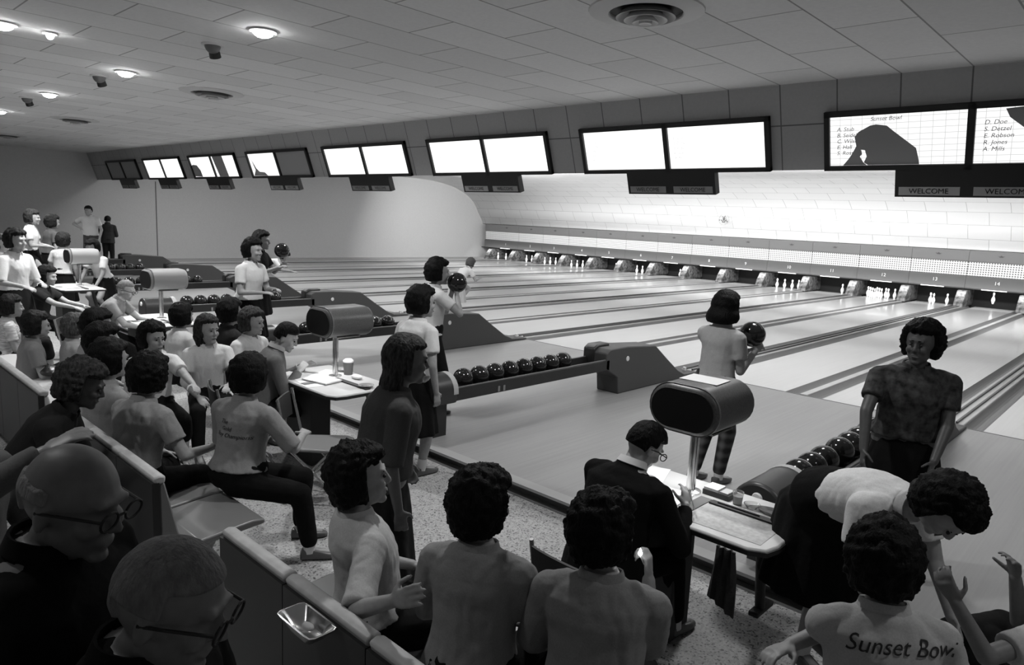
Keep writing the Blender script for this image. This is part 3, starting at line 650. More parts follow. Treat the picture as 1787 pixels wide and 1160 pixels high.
def ik(a, t, l1, l2, hint):
    d = t-a; L_ = d.length
    if L_ > (l1+l2)*.985: d = d*((l1+l2)*.985/L_); t = a+d; L_ = d.length
    L_ = max(L_, abs(l1-l2)+.02); dn = d.normalized(); x = (l1*l1-l2*l2+L_*L_)/(2*L_); h = math.sqrt(max(l1*l1-x*x, 0))
    hp = hint-dn*hint.dot(dn); hp = hp.normalized() if hp.length > 1e-4 else dn.orthogonal()
    return a+dn*x+hp*h, t
def skin_m(g): return mat('skin_%03d' % round(g*1000), g, .5, nscale=40, namt=g*.08)
def cloth_m(g, kind=''):
    if kind == 'print': return mat('printed_cloth', .03, .9, nscale=22, namt=.035)
    if kind == 'stripe': return mat('striped_cloth', .45, .9, nscale=14, namt=.2, stretch=(1, 1, 6))
    if kind == 'plaid': return check_mat('plaid_cloth', .008, .09, 75) if 'plaid_cloth' not in bpy.data.materials else bpy.data.materials['plaid_cloth']
    return mat('cloth_%03d' % round(g*1000), g, .9, nscale=160, namt=g*.08, bump=.25, bscale=14, spec=.2 if g > .1 else .1)
def hair_m(g): return mat('hair_%03d' % round(g*1000), g*.7, .6, nscale=70, namt=g*(.5 if g < .1 else .15), bump=.4, bscale=120, stretch=(1, 1, .35), spec=.12)
def sst(a, b, x): t = max(0, min(1, (x-a)/(b-a))); return t*t*(3-2*t)
def hair_mesh(HC, HF, HR, HU, style, s, seed, near):
    N, K = (96, 64) if near else (48, 32); vs = []; fs = []
    c = HC+HU*.018*s-HF*.008*s
    for j in range(K+1):
        th = math.pi*j/K
        for i in range(N):
            ph = 2*math.pi*i/N; F_, R_, U_ = math.sin(th)*math.cos(ph), math.sin(th)*math.sin(ph), math.cos(th)
            e = 1/math.sqrt((F_/.096)**2+(R_/.077)**2+(U_/.098)**2)
            nz = noise.noise(V((F_, R_, U_))*5+V((seed, 0, 0))); n2 = noise.noise(V((F_, R_, U_))*13+V((0, seed, 0)))
            if style in ('curly', 'bob', 'wave', 'long', 'tail'):
                face = sst(.20, .36, F_-.25*sst(.15, -.3, U_)*0)*sst(.62, .46, U_-.15*nz)
                neck = sst(-.74, -.90, U_); e += .012*sst(-.3, -.8, U_)*sst(.3, -.1, F_)
                th_ = {'curly': .032, 'bob': .026, 'wave': .024, 'long': .018, 'tail': .012}[style]+.012*sst(.0, .5, -F_)
                amp = {'curly': .012, 'bob': .006, 'wave': .008, 'long': .003, 'tail': .004}[style]
                r = e+th_+nz*amp+abs(n2)*amp*.8
                if style == 'bob': r += .05*sst(-.1, -.6, U_)*sst(.3, -.1, F_)
                m_ = max(face, neck)
            elif style == 'mens':
                face = sst(.22, .36, F_)*sst(.50, .40, U_); neck = sst(-.55, -.72, U_-.12*sst(.0, -.5, F_)); side = sst(.55, .7, abs(R_))*sst(.05, -.1, U_)*sst(-.3, -.1, F_)
                r = e+.013+.004*nz+.006*sst(.3, .8, U_); m_ = max(face, neck, side)
            else:  # fringe of a bald head / cropped hair
                top = sst(.30, .42, U_+.1*nz) if style == 'fringe' else 0
                face = sst(.05, .2, F_) if style == 'fringe' else sst(.25, .4, F_)*sst(.55, .45, U_)
                r = e+.006+.002*nz; m_ = max(top, face, sst(-.42, -.52, U_), sst(.6, .75, abs(R_))*sst(.0, -.12, U_))
            r = r*(1-m_)+e*.72*m_
            vs.append(c+(HF*F_+HR*R_+HU*U_)*r*s)
    for j in range(K):
        for i in range(N): fs.append((j*N+i, j*N+(i+1) % N, (j+1)*N+(i+1) % N, (j+1)*N+i))
    mb = MB().add(vs, fs)
    if style in ('wave', 'long', 'tail'):
        Ln = {'wave': .20, 'long': .34, 'tail': .3}[style]; wd_ = {'wave': .105, 'long': .095, 'tail': .04}[style]
        rs = []
        for j in range(13):
            t = j/12; cc = HC-HF*(.035+.03*math.sin(t*3))*s-HU*(-.03+Ln*t)*s; w = wd_*(1.0-.35*t*t)*s; rg = []
            for i in range(40):
                a = 2*math.pi*i/40; q = noise.noise(V((math.cos(a)*4, math.sin(a)*4, t*5+seed)))*.014+(.004*math.sin(i*2.5))
                rg.append(cc+HR*math.cos(a)*(w+q)+HF*math.sin(a)*(w*.62+q))
            rs.append(rg)
        mb.rings(rs)
    return mb
def hand(mb, wr, d, n, curl=.35, s=1, side=1):
    """palm and five bent fingers. d = direction the hand points, n = palm normal, side = thumb side along d x n"""
    d = d.normalized(); n = (n-d*n.dot(d)).normalized(); w = d.cross(n)*side; s = s*.97
    mb.rings([[wr+d*a*s+w*(b*math.cos(q*math.pi/6))*s+n*(c*math.sin(q*math.pi/6))*s for q in range(12)] for a, b, c in ((-.02, .022, .018), (.015, .028, .015), (.05, .038, .014), (.085, .040, .012), (.093, .036, .009))])
    for i, (o_, l) in enumerate(((.030, .068), (.010, .078), (-.011, .072), (-.031, .056))):
        p = wr+d*.083*s+w*o_*s; ang = curl*(.6+.12*i); dd = (d*math.cos(ang)+n*math.sin(ang)+w*o_*2.0).normalized(); r = .0088*s
        for seg in (.45, .32, .25):
            q = p+dd*l*seg*s; mb.cap(p, q, r, r*.93, 8); p = q; r *= .93; ang += curl*1.1; dd = (d*math.cos(ang)+n*math.sin(ang)+w*o_*1.5).normalized()
    p = wr+d*.02*s+w*.026*s; q = p+(d*.6+w*.75+n*.35).normalized()*.042*s; mb.cap(p, q, .0125*s, .0105*s, 8); mb.cap(q, q+(d*.9+w*.25+n*.4*(1+curl)).normalized()*.045*s, .0105*s, .008*s, 8)
PEOPLE = {}
def person(px, py, face, label, zf=-.12, sit=True, s=1.0, lean=5, side=0, turn=0, nod=0, tilt=0, male=False, hair='curly', ht=.010, skin=.30, shirt=.55, kind='', sleeve='short',
           bottom='skirt', bt=.012, bkind='', L=None, R=None, Lh=None, Rh=None, seat=.45, z=None, depth=None, legdir=0, spread=.07, curl=.35, glasses=False, vox=.009, wr=.006,
           knee=.0, shoes=True, skirt_len=.42, wide=1.0, shin=0, coll=None, hide=(), stance=.09, step=.05):
    random.seed(hash(label) % 1000 if False else int(px*7+py*3)); seed = (px*.37+py*.11) % 50
    a = math.radians(face); f = V((math.cos(a), math.sin(a), 0)); rr = V((math.sin(a), -math.cos(a), 0)); Z = V((0, 0, 1))
    def up(le, si): le, si = math.radians(le), math.radians(si); return (Z*math.cos(le)*math.cos(si)+f*math.sin(le)+rr*math.sin(si)).normalized()
    u1, u2 = up(lean*.85, side), up(lean*1.15, side)
    def sp(t): return u1*min(t, .25)*s+u2*max(0, t-.25)*s
    C7o = sp(.50); hu0 = up(lean*.6+nod, side*.5+tilt)
    off = C7o+hu0*(.122 if male else .150)*s+f*.035*s
    hz = zf+seat+.09 if sit else zf+.87*s
    if z is not None: HC = atz(px, py, z); 
    elif depth is not None: HC = atd(px, py, depth)
    else: HC = atz(px, py, hz+off.z)
    hp = HC-off; C7 = HC-off+C7o; dep = (HC-CAM).dot(CF)
    b = a+math.radians(turn); fh = V((math.cos(b), math.sin(b), 0)); le = math.radians(lean*.6+nod)
    HF = (fh*math.cos(le)-Z*math.sin(le)).normalized(); rh = V((math.sin(b), -math.cos(b), 0))
    ti = math.radians(tilt+side*.5); HU = rh.cross(HF).normalized(); HR = rh*math.cos(ti)-HU*math.sin(ti); HU = HR.cross(HF).normalized()
    hs = s*(1.06 if male else 1.08)
    SW = (.185 if male else .165)*s*wide; shL, shR = C7-u2*.085*s-rr*SW, C7-u2*.085*s+rr*SW
    # limbs
    def wrist(spec, sh, o_):
        if spec is None: spec = ('l', .26, -.03, -.36) if sit else ('l', .06, .06, -.49)
        if spec[0] == 'l': return sh+(f*spec[1]+rr*o_*spec[2]+Z*spec[3])*s
        if spec[0] == 'p': return atd(spec[1], spec[2], dep+spec[3])
        return V(spec[1])
    arms = []
    for sh, spec, hint, o_ in ((shL, L, Lh, -1), (shR, R, Rh, 1)):
        h_ = (f*-.35+rr*o_*.45-Z*.7) if hint is None else (atd(hint[1], hint[2], dep+hint[3])-sh if hint[0] == 'p' else (f*hint[0]+rr*o_*hint[1]+Z*hint[2]))
        el, w_ = ik(sh, wrist(spec, sh, o_), .275*s, .245*s, h_); arms.append((sh, el, w_, o_))
    la = a+math.radians(legdir); lf = V((math.cos(la), math.sin(la), 0)); lr = V((math.sin(la), -math.cos(la), 0)); legs = []
    for o_ in (-1, 1):
        hj = hp+lr*o_*.085*s-u1*.02
        if sit:
            kn = hj+(lf*.40+lr*o_*spread)*s; kn.z = zf+.47*s+knee; ak = kn+lf*(shin+ (.06 if o_ > 0 else -.02))*s+lr*o_*.01; ak.z = zf+.09
        else:
            ak = V((hp.x, hp.y, 0))+lr*o_*stance*s+lf*(step*o_ - (hp-HC).dot(lf)*0); ak.z = zf+.09
            kn, ak = ik(hj, ak, .405*s, .385*s, lf)
        legs.append((hj, kn, ak))
    vx = vox
    # ---- body
    TW = 1.0 if male else .96
    def tring(t, hw, hd, fo=0, n=22, inf=0, wv=0):
        c = hp+sp(t)+f*fo*s; ax = f-u1*f.dot(u1); ax = ax.normalized(); k_ = wide if t < .44 else 1+(wide-1)*.5
        return [c+rr*math.cos(2*math.pi*i/n)*(hw*s*k_+inf+wv*math.sin(i*2.1))+ax*math.sin(2*math.pi*i/n)*(hd*s*k_+inf+wv*math.sin(i*1.7)) for i in range(n)]
    TR = [(-.07, .12, .095, 0), (0, .165, .118, -.01), (.06, .160, .115, 0), (.13, .135, .10, 0), (.20, .128, .098, .005), (.30, .145, .112, .01), (.36, .160, .110, 0), (.42, .168, .094, -.006), (.455, .140, .080, -.012), (.485, .100, .068, -.016), (.51, .066, .058, -.012), (.53, .055, .052, -.006)] if not male else \
         [(-.07, .12, .10, 0), (0, .165, .122, -.01), (.08, .160, .12, 0), (.16, .155, .118, .005), (.26, .160, .12, .005), (.34, .178, .124, 0), (.415, .190, .106, -.006), (.455, .155, .088, -.012), (.487, .108, .074, -.014), (.515, .074, .064, -.010), (.535, .064, .058, -.006)]
    mb = MB(); mb.rings([tring(*q) for q in TR])
    mb.cap(C7-u2*.03, HC-HU*.05*s-HF*.012*s, .056*s*(1.1 if male else .92), .05*s*(1.1 if male else .92))
    Rm = Matrix((HF, HR, HU)).transposed()
    E = lambda c_, r_: mb.ell(HC+(HF*c_[0]+HR*c_[1]+HU*c_[2])*hs, tuple(x*hs for x in r_), 20, 14, Rm)
    Cc = lambda a_, b_, r0, r1: mb.cap(HC+(HF*a_[0]+HR*a_[1]+HU*a_[2])*hs, HC+(HF*b_[0]+HR*b_[1]+HU*b_[2])*hs, r0*hs, r1*hs, 8)
    E((-.010, 0, .020), (.095, .075, .094)); E((.026, 0, -.040), (.060, .057, .076)); E((.068, 0, -.098), (.022, .024, .017)); E((.01, 0, -.055), (.05, .06, .05))
    Cc((.090, 0, .008), (.104, 0, -.026), .008, .0115); Cc((.096, -.010, -.030), (.096, .010, -.030), .008, .008)
    Cc((.083, -.034, .026), (.083, .034, .026), .010, .010); Cc((.084, -.016, -.060), (.084, .016, -.060), .0075, .0075); Cc((.082, -.012, -.070), (.082, .012, -.070), .008, .008)
    for o_ in (-1, 1): E((.062, .034*o_, -.028), (.026, .022, .024)); E((-.006, .078*o_, -.012), (.016, .008, .030))
    hr = []
    for sh, el, w_, o_ in arms:
        mb.cap(sh, el, .047*s*(1.1 if male else 1), .038*s); mb.cap(el, w_, .038*s, .025*s)
        d = (w_-el).normalized(); nn = (-rr*o_*.8-Z*.5+f*.1)
        if abs(d.z) < .5: nn = -Z*.9-rr*o_*.3
        hand(mb, w_, d, nn, curl, s, 1 if (d.cross(nn)).dot(-rr*o_+f*.6+Z*.3) > 0 else -1)
        mb.ell(sh-rr*o_*.02, (.055*s,)*3)
    for hj, kn, ak in legs:
        mb.cap(hj, kn, .082*s, .054*s); mb.cap(kn, ak+(kn-ak)*.55, .050*s, .054*s); mb.cap(ak+(kn-ak)*.55, ak, .052*s, .034*s)
        mb.cap(ak-V((0, 0, .035)), ak-V((0, 0, .055))+lf*.13*s, .032*s, .024*s)
    org = V((hp.x, hp.y, zf))
    body = mesh_obj(remeshed(mb, min(vx, .009) if dep < 7 else vx, 1), 'person', skin_m(skin), org); tag(body, label, 'person')
    # ---- hair
    if hair: hair_mesh(HC, HF, HR, HU, hair, hs, seed, dep < 4.5).build('hair', hair_m(ht), body, smooth=False).data.shade_smooth()
    if dep < 7.5 and not glasses:
        for o_ in (-1, 1): MB().ell(HC+(HF*.0845+HR*.029*o_+HU*.004)*hs, (.0072*hs,)*3, 10, 8).build('eye', G(.02, .2), body, smooth=True)
        for o_ in (-1, 1): MB().cap(HC+(HF*.0925+HR*.014*o_+HU*.027)*hs, HC+(HF*.083+HR*.040*o_+HU*.028)*hs, .0035, .0025, 8).build('eyebrow', hair_m(ht), body)
        MB().cap(HC+(HF*.0915+HR*-.018-HU*.065)*hs, HC+(HF*.0915+HR*.018-HU*.065)*hs, .004, .004, 8).build('lips', G(.08), body)
    if glasses:
        mb = MB()
        for o_ in (-1, 1):
            c = HC+(HF*.108+HR*.034*o_+HU*.004)*hs; ring = [c+(HR*math.cos(q*math.pi/8)*.024+HU*math.sin(q*math.pi/8)*.019)*hs for q in range(17)]; mb.tube(ring, .0028, 6)
            mb.tube([c+HR*.024*o_+HU*.008, HC+(HF*.03+HR*.082*o_+HU*.010)*hs, HC+(-HF*.015+HR*.082*o_+HU*.0)*hs], .0034, 6)
        mb.tube([HC+(HF*.108-HR*.011+HU*.008)*hs, HC+(HF*.112+HU*.011)*hs, HC+(HF*.108+HR*.011+HU*.008)*hs], .003, 6)
        mb.build('glasses', G(.008, .3), body)
    # ---- shirt
    inf = .014 if shirt > .1 else .016
    mb = MB(); TS = [(.00 if bottom == 'pants' and sleeve == 'short' else .05,)+TR[1][1:]] if not sleeve == 'long' else [(-.10, .175, .125, 0), (.0, .17, .125, 0)]
    TS = TS+[q for q in TR if q[0] > .06 and q[0] < .5]
    mb.rings([tring(*q, inf=inf+(.012 if q[0] < .25 else 0), wv=.002) for q in TS]+[tring(.505, .070, .064, -.012, inf=.010)]+([tring(.535, .066, .062, -.004, inf=.008)] if male and sleeve == 'long' else []))
    if not male:
        for o_ in (-1, 1): mb.ell(hp+sp(.315)+f*.055*s+rr*.055*o_*s, (.072*s,)*3)
        mb.cap(hp+sp(.315)+f*.075*s-rr*.04*s, hp+sp(.315)+f*.075*s+rr*.04*s, .055*s)
    for sh, el, w_, o_ in arms:
        mb.ell(sh-rr*o_*.01, (.066*s,)*3); mb.cap(sh-rr*o_*.07+u2*.02*s, sh, .064*s, .064*s)
        if sleeve == 'long': mb.cap(sh, el, .066*s, .055*s); mb.cyl(el, w_+(el-w_)*.05, .055*s, .040*s); mb.ell(el, (.056*s,)*3)
        elif sleeve == 'elbow': mb.cap(sh, sh+(el-sh)*.8, .068*s, .058*s); mb.cyl(sh+(el-sh)*.3, sh+(el-sh)*.97, .066*s, .062*s)
        else: mb.cyl(sh-(el-sh)*.05, sh+(el-sh)*.62, .066*s, .066*s)
    sm_ = mesh_obj(remeshed(mb, max(vx*1.15, .009), 2, wr, 9, seed), 'jacket' if sleeve == 'long' and shirt < .3 else ('blouse' if not male else 'shirt'), cloth_m(shirt, kind), org, body)
    mb = MB(); cc = C7+u2*(.028 if male and sleeve == 'long' else .005)*s; axc = (f-u2*f.dot(u2)).normalized()   # collar
    cr = []
    for q in range(25):
        an = math.radians(35+q*290/24)+math.pi/2*0; an = math.radians(90+28+q*(304/24)); cr.append((math.cos(an), math.sin(an)))
    rs = []
    for (k_, h_) in ((.074, -.018), (.066, .022), (.072, .024), (.084, -.012)):
        rs.append([cc+(rr*c_*k_*1.05+axc*s_*k_)*s+u2*(h_-.012*max(0, s_))*s-axc*.004 for c_, s_ in cr])
    n = len(cr); vs = [v for r_ in rs for v in r_]; fs = []
    for j in range(4):
        for i in range(n-1): fs.append((j*n+i, j*n+i+1, ((j+1) % 4)*n+i+1, ((j+1) % 4)*n+i))
    fs += [(0, n, 2*n, 3*n), (n-1, 4*n-1, 3*n-1, 2*n-1)]
    mb.add(vs, fs).build('collar', cloth_m(shirt, kind) if coll is None else G(coll), body, smooth=True)
    # ---- skirt / trousers
    mb = MB(); bi = .016
    if bottom == 'skirt':
        if sit:
            mb.rings([tring(.17, .132, .105, inf=.006), tring(.08, .165, .125, inf=bi), tring(0, .175, .13, -.01, inf=bi), tring(-.07, .15, .12, inf=bi)])
            for hj, kn, ak in legs: mb.cap(hj, kn, .102*s, .080*s); mb.cap(kn, kn+(ak-kn)*.35, .078*s, .080*s)
            k0, k1 = legs[0][1], legs[1][1]; mb.cap(k0, k1, .075*s, .075*s); mb.cap(k0+(legs[0][2]-k0)*.34, k1+(legs[1][2]-k1)*.34, .07*s, .07*s)
            m_ = (k0+k1)/2; h0 = hp; mb.cap(h0+(m_-h0)*.3, h0+(m_-h0)*.9, .095*s, .08*s)
        else:
            if lean > 40: mb.rings([tring(.17, .132, .105, inf=.012), tring(.08, .165, .125, inf=.024), tring(0, .175, .13, -.01, inf=.03), tring(-.07, .15, .12, inf=.02)])
            rs = []
            for j in range(12):
                t = j/11; zc = hp+sp(.17*(1-t)) if t < .3 else None
                zz = hp.z+.17*s*(1-0)-(t)*(.17*s+.87*s-skirt_len*s); c = V((hp.x, hp.y, zz))+(f*(lean*.003)*(1-t)*.3)
                if lean > 40: c = hp+(sp(.10)*(1-t*3) if t < .33 else V((0, 0, -(t-.33)*1.5*(.87-skirt_len)*s)))-f*.03
                w = (.145+(.05*math.sin(min(t*3.2, 1.57)))+.10*max(0, t-.25))*s; pl = .011*t
                rs.append([c+rr*math.cos(q*math.pi/24)*(w*(.92 if lean > 40 else 1)+pl*math.sin(q*1.57))+f*math.sin(q*math.pi/24)*(w*(1.06 if lean > 40 else .78)+pl*math.sin(q*1.57)) for q in range(48)])
            mb.rings(rs)
    else:
        mb.rings([tring(.16, .132, .105, inf=.006), tring(.08, .162, .122, inf=bi), tring(0, .172, .128, -.01, inf=bi), tring(-.07, .14, .11, inf=bi)])
        for hj, kn, ak in legs: mb.cap(hj, kn, .098*s, .072*s); mb.cap(kn, ak+(kn-ak)*.12, .072*s, .056*s)
    mesh_obj(remeshed(mb, max(vx*1.2, .010), 3, wr*.8, 7, seed+3), 'skirt' if bottom == 'skirt' else 'trousers', cloth_m(bt, bkind), org, body)
    if shoes:
        for hj, kn, ak in legs:
            z0 = zf+.006
            c = V((ak.x, ak.y, z0)); rs = []
            for t, w, h_ in ((-.062, .018, .05), (-.05, .032, .07), (0, .034, .075), (.06, .038, .058), (.12, .042, .042), (.165, .032, .034), (.185, .012, .025)):
                rs.append([c+lf*t*s+lr*max(-1, min(1, 1.25*math.cos(q*math.pi/8)))*w*s+V((0, 0, h_*s*.5+h_*.5*s*max(-1, min(1, 1.2*math.sin(q*math.pi/8))))) for q in range(16)])
            MB().rings(rs).build('shoe', mat('shoe', .10, .4), body, smooth=True)
            if bottom != 'pants' or True: MB().cyl(ak-V((0, 0, .04)), ak+(kn-ak)*.16, .040*s, .042*s, 14).build('sock', G(.6), body, smooth=True)
    PEOPLE[label] = dict(body=body, shirt=sm_, HC=HC, HF=HF, HR=HR, HU=HU, hp=hp, C7=C7, u2=u2, f=f, rr=rr, arms=arms, legs=legs, dep=dep, s=s, org=org)
    return PEOPLE[label]
def back_text(pr, lines, size, tone=.012, rot=0, dz=.2, dx=0):
    """sewn lettering wrapped onto the back of a shirt"""
    sh = pr['shirt']; me = sh.data; base = parent_loc(sh)
    bv = BVHTree.FromPolygons([v.co+base for v in me.vertices], [list(p.vertices) for p in me.polygons]); mb = MB()
    up = pr['u2']; rt = pr['rr']; c0 = pr['C7']-up*dz-pr['f']*.6+rt*dx
    cr, sr = math.cos(math.radians(rot)), math.sin(math.radians(rot))
    for i, (tx, ox, arc) in enumerate(lines):
        mb = MB()
        vs, fs = text_mesh(tx, size, 0, .3); q = []; 
        for v in vs:
            x, y = v.x+ox, v.y-i*size*1.15-arc*v.x*v.x*8; miss = False; x, y = x*cr-y*sr, x*sr+y*cr
            o = c0+rt*x+up*y; h, n_, _, _ = bv.ray_cast(o, pr['f']); q.append((h+n_*.0035) if h else None)
        fs = [f_ for f_ in fs if all(q[i_] is not None for i_ in f_)]; mb.add([w_ or V((0, 0, 0)) for w_ in q], fs)
        used = sorted({i_ for f_ in mb.f for i_ in f_}); mp = {a_: b_ for b_, a_ in enumerate(used)}
        mb.v = [mb.v[i_] for i_ in used]; mb.f = [[mp[i_] for i_ in f_] for f_ in mb.f]
        mb.build('lettering', G(tone), pr['body'])
# ------------------------------------------------------------------ the people, nearest first
FL, ST = -.12, .0
person(130, 872, 42, 'bald older person with black-rimmed glasses and dark coat, at the lower left', zf=.28, depth=1.5, male=True, hair='fringe', ht=0.3, skin=0.14, shirt=.006, sleeve='long', bottom='pants', bt=.006, turn=-8, nod=10, glasses=True, vox=.007, s=1.0, shoes=False, wide=1.15)  # rim light on the back of the head is put into the fringe tone
person(300, 1052, 40, 'older person with thin grey hair and glasses leaning in, at the bottom edge', zf=.22, depth=1.32, male=True, hair='crop', ht=0.22, skin=0.15, shirt=.006, sleeve='long', bottom='pants', bt=.006, turn=0, nod=14, glasses=True, vox=.007, shoes=False, wide=1.15)
person(632, 832, 70, 'dark-haired person in white blouse resting an elbow on the near bench rail', male=False, shirt=0.45, sleeve='elbow', turn=-12, lean=-8, R=('w', tuple(aty(686, 1048, -8.13))), Rh=('p', 612, 1080, -.35), L=('l', .30, -.02, -.3), vox=.007, hair='curly', wide=1.12, ht=.008, wr=.009, bottom='pants', depth=2.96)
person(845, 880, 116, 'dark-haired person in grey blouse seen from behind, beside the white-bloused one', shirt=0.26, turn=-30, lean=4, vox=.007, bottom='pants', ht=.006, wide=1.08, wr=.008)
e = person(1058, 925, 118, 'person in pale shirt holding up a burning match', shirt=0.22, turn=-38, lean=6, vox=.007, bottom='pants', ht=.005, sleeve='elbow', male=False, R=('p', 1132, 1012, .12), Rh=('p', 1138, 1150, .0), curl=.9, wide=1.15, wr=.009)
fm_ = person(1126, 778, 84, 'person in dark suit and glasses writing at the near score table', male=True, hair='mens', ht=.010, shirt=.007, sleeve='long', bottom='pants', bt=.006, lean=20, nod=22, turn=-22, R=('w', (-.02, -6.30, .70)), L=('w', (-.38, -6.28, .70)), glasses=True, vox=.008, seat=.44, wide=1.2, coll=0.75)
g = person(1542, 975, 124, 'dark-haired person whose white shirt back reads Sunset Bowl', shirt=0.42, turn=-20, lean=10, L=('p', 1380, 1125, .1), Lh=('p', 1420, 1105, .1), R=('l', .25, .02, -.3), vox=.007, bottom='pants', wide=1.12, ht=.006, wr=.006)
back_text(g, [('Sunset Bowl', .0, .08)], .070, dz=.065, dx=.03, rot=0)
h = person(1652, 888, -28, 'dark-haired person in white blouse and dark skirt bending forward', zf=ST, sit=False, z=1.07, lean=72, nod=20, shirt=.72, bt=.008, L=('l', .22, .0, -.45), R=('l', .20, .0, -.45), vox=.008, ht=.004, hair='curly', wide=1.05, wr=.008, skirt_len=.40)
i_ = person(1607, 600, 292, 'dark-haired person in patterned dark blouse walking back from the lanes', zf=ST, sit=False, s=1.0, lean=3, shirt=0.03, kind='print', bt=.008, skin=0.07, ht=.006, R=('p', 1502, 806, -.05), L=('p', 1628, 812, -.12), Lh=('p', 1700, 765, 0), vox=.008, hair='curly', turn=-25, wide=1.2, Rh=('p', 1500, 740, 0))
j = person(1868, 1005, 150, 'person in white blouse reaching in from the right frame edge', shirt=0.45, depth=2.9, L=('p', 1668, 1050, -.1), Lh=(-.2, .5, -.8), R=('p', 1772, 1008, .1), Rh=(-.1, .5, -.8), vox=.007, lean=2, curl=.45, skin=0.18)
k_ = person(437, 655, 112, 'dark-haired person with dark script lettering on a grey blouse back', shirt=0.24, turn=14, lean=8, bottom='pants', bt=.007, legdir=-55, vox=.008, ht=.006, sleeve='elbow', R=('l', .30, .05, -.20), Rh=(-.2, .6, -.6), wide=1.12, wr=.008, knee=-.02)
back_text(k_, [('The', -.06, 0), ('Gold', -.04, 0), ('Boy Champions', .0, 0)], .038, dz=.12, rot=-3, dx=.03)
person(264, 655, 108, 'person in pale wrinkled shirt seated beside the lettered blouse', shirt=0.24, turn=10, lean=12, bottom='pants', bt=.007, vox=.008, ht=.006, wide=1.15, wr=.011, R=('l', .30, .08, -.26))
person(195, 628, 100, 'black-haired person third from the lettered blouse on the bench', shirt=0.26, turn=0, lean=6, vox=.009, ht=.005, wr=.009)
person(183, 596, 80, 'dark-haired person fourth on the bench with hair partly hidden', shirt=0.3, lean=6, vox=.01, ht=.006, s=1.0)
person(173, 568, 82, 'dark-haired person at the far end of the bench row', shirt=0.3, lean=8, vox=.01, ht=.007)
person(268, 590, -8, 'dark-haired person in white blouse with dark collar, one hand on the knee', shirt=.72, turn=22, lean=8, L=('p', 352, 688, -.25), Lh=(0, .4, -.6), vox=.008, ht=.010, skin=.40, wr=.006, depth=6.0, s=0.96)
person(364, 575, -14, 'person with shoulder-length wavy hair and white blouse, hands in lap', shirt=.72, turn=24, lean=6, vox=.008, hair='wave', ht=.05, skin=.40, bottom='pants', L=('p', 400, 672, -.12), depth=6.45, s=0.97)
person(442, 562, 18, 'person with short wavy brown hair and white blouse looking right', shirt=.70, turn=14, lean=6, vox=.009, ht=.06, skin=.38, depth=7.0, s=0.98)
person(500, 588, 68, 'person in grey jacket bending over the second score table', male=True, hair='mens', ht=.015, shirt=.14, sleeve='long', bottom='pants', turn=-25, lean=18, nod=14, R=('w', (-3.98, -6.30, .70)), L=('w', (-4.15, -6.15, .70)), vox=.009, skin=.38, coll=0.4)
person(320, 552, 105, 'black-haired person in white shirt seen from behind near the wavy-haired one', shirt=.66, lean=4, vox=.010, ht=.006, wr=.005, depth=7.7)
person(404, 545, 95, 'dark-haired person in dark top behind the wavy-haired ones', shirt=.03, lean=4, vox=.011, ht=.010)
person(220, 506, 55, 'bald person in grey shirt and glasses leaning over the third score table', male=True, hair='crop', ht=0.35, shirt=.30, bottom='pants', skin=.50, turn=-12, lean=30, glasses=True, R=('l', .40, .0, -.26), L=('l', .42, .02, -.24), vox=.010, seat=.55)
person(134, 570, 90, 'light-brown-haired person seen from behind beside the bench', shirt=.30, lean=4, vox=.010, ht=.09, hair='curly', depth=7.4, s=0.95)
person(66, 568, 85, 'dark-haired person in grey top at the left seating group', shirt=0.16, lean=8, vox=.010, ht=.014, depth=7.3)
person(22, 535, 80, 'dark-haired person in striped white blouse at the left frame edge', shirt=.6, kind='stripe', lean=6, vox=.010, ht=.02, depth=8.6)
# standing
person(30, 420, 30, 'standing person in white shirt and dark skirt nearest the left frame edge', sit=False, shirt=.72, vox=.011, ht=.03, turn=0, R=('l', .28, .0, -.30), L=('l', .26, -.05, -.28), skin=.4, sleeve='elbow', s=1.08, depth=9.2)
person(58, 380, 60, 'standing person in white shirt farther back with folded arms', sit=False, shirt=.8, vox=.012, ht=.06, R=('l', .26, -.1, -.28), L=('l', .26, -.1, -.28), skin=.4, depth=13, zf=0.35)
person(93, 388, 100, 'dark-haired standing person in dark top beyond the white shirts', sit=False, shirt=.12, vox=.013, ht=.03, skin=.35, depth=13.6, zf=0.35)
person(112, 420, 130, 'person in white shirt standing with back turned at the farthest score table', sit=False, shirt=.8, vox=.012, ht=.04, zf=FL, lean=6)
person(154, 368, -40, 'person in white shirt with a hand on the hip by the far wall', sit=False, male=True, hair='mens', ht=.02, shirt=.75, bottom='pants', bt=.08, vox=.014, R=('l', .02, .02, -.24), Rh=(-.3, 1, 0), skin=.4, zf=0, depth=20, s=1.12)
person(188, 384, 150, 'person in dark clothes with folded arms against the bright side wall', sit=False, male=True, hair='mens', ht=.02, shirt=.04, sleeve='long', bottom='pants', bt=.02, vox=.014, L=('l', .22, -.1, -.26), R=('l', .22, -.1, -.24), skin=.25, zf=0, depth=22)
person(160, 432, -60, 'person in white shirt leaning both hands on the farthest score table', sit=False, shirt=.72, vox=.011, ht=.015, lean=22, L=('l', .24, .02, -.46), R=('l', .24, .02, -.46), skin=.3, zf=0, depth=12.9)
person(84, 482, 50, 'person in dark dress with bare arms stretched along the table', shirt=.03, vox=.011, ht=.015, lean=14, R=('l', .48, .0, -.18), L=('l', .46, .0, -.20), skin=.45)
person(4, 425, 45, 'pale-clad person cut off by the left frame edge', sit=False, shirt=.8, vox=.013, ht=.12, skin=.4)
person(738, 528, 88, 'tall person in white blouse and long black skirt standing at the step', sit=False, shirt=.62, vox=.009, ht=.006, turn=-12, skirt_len=.40, R=('l', .02, .07, -.50), wide=1.15, bt=.006, s=1.01)
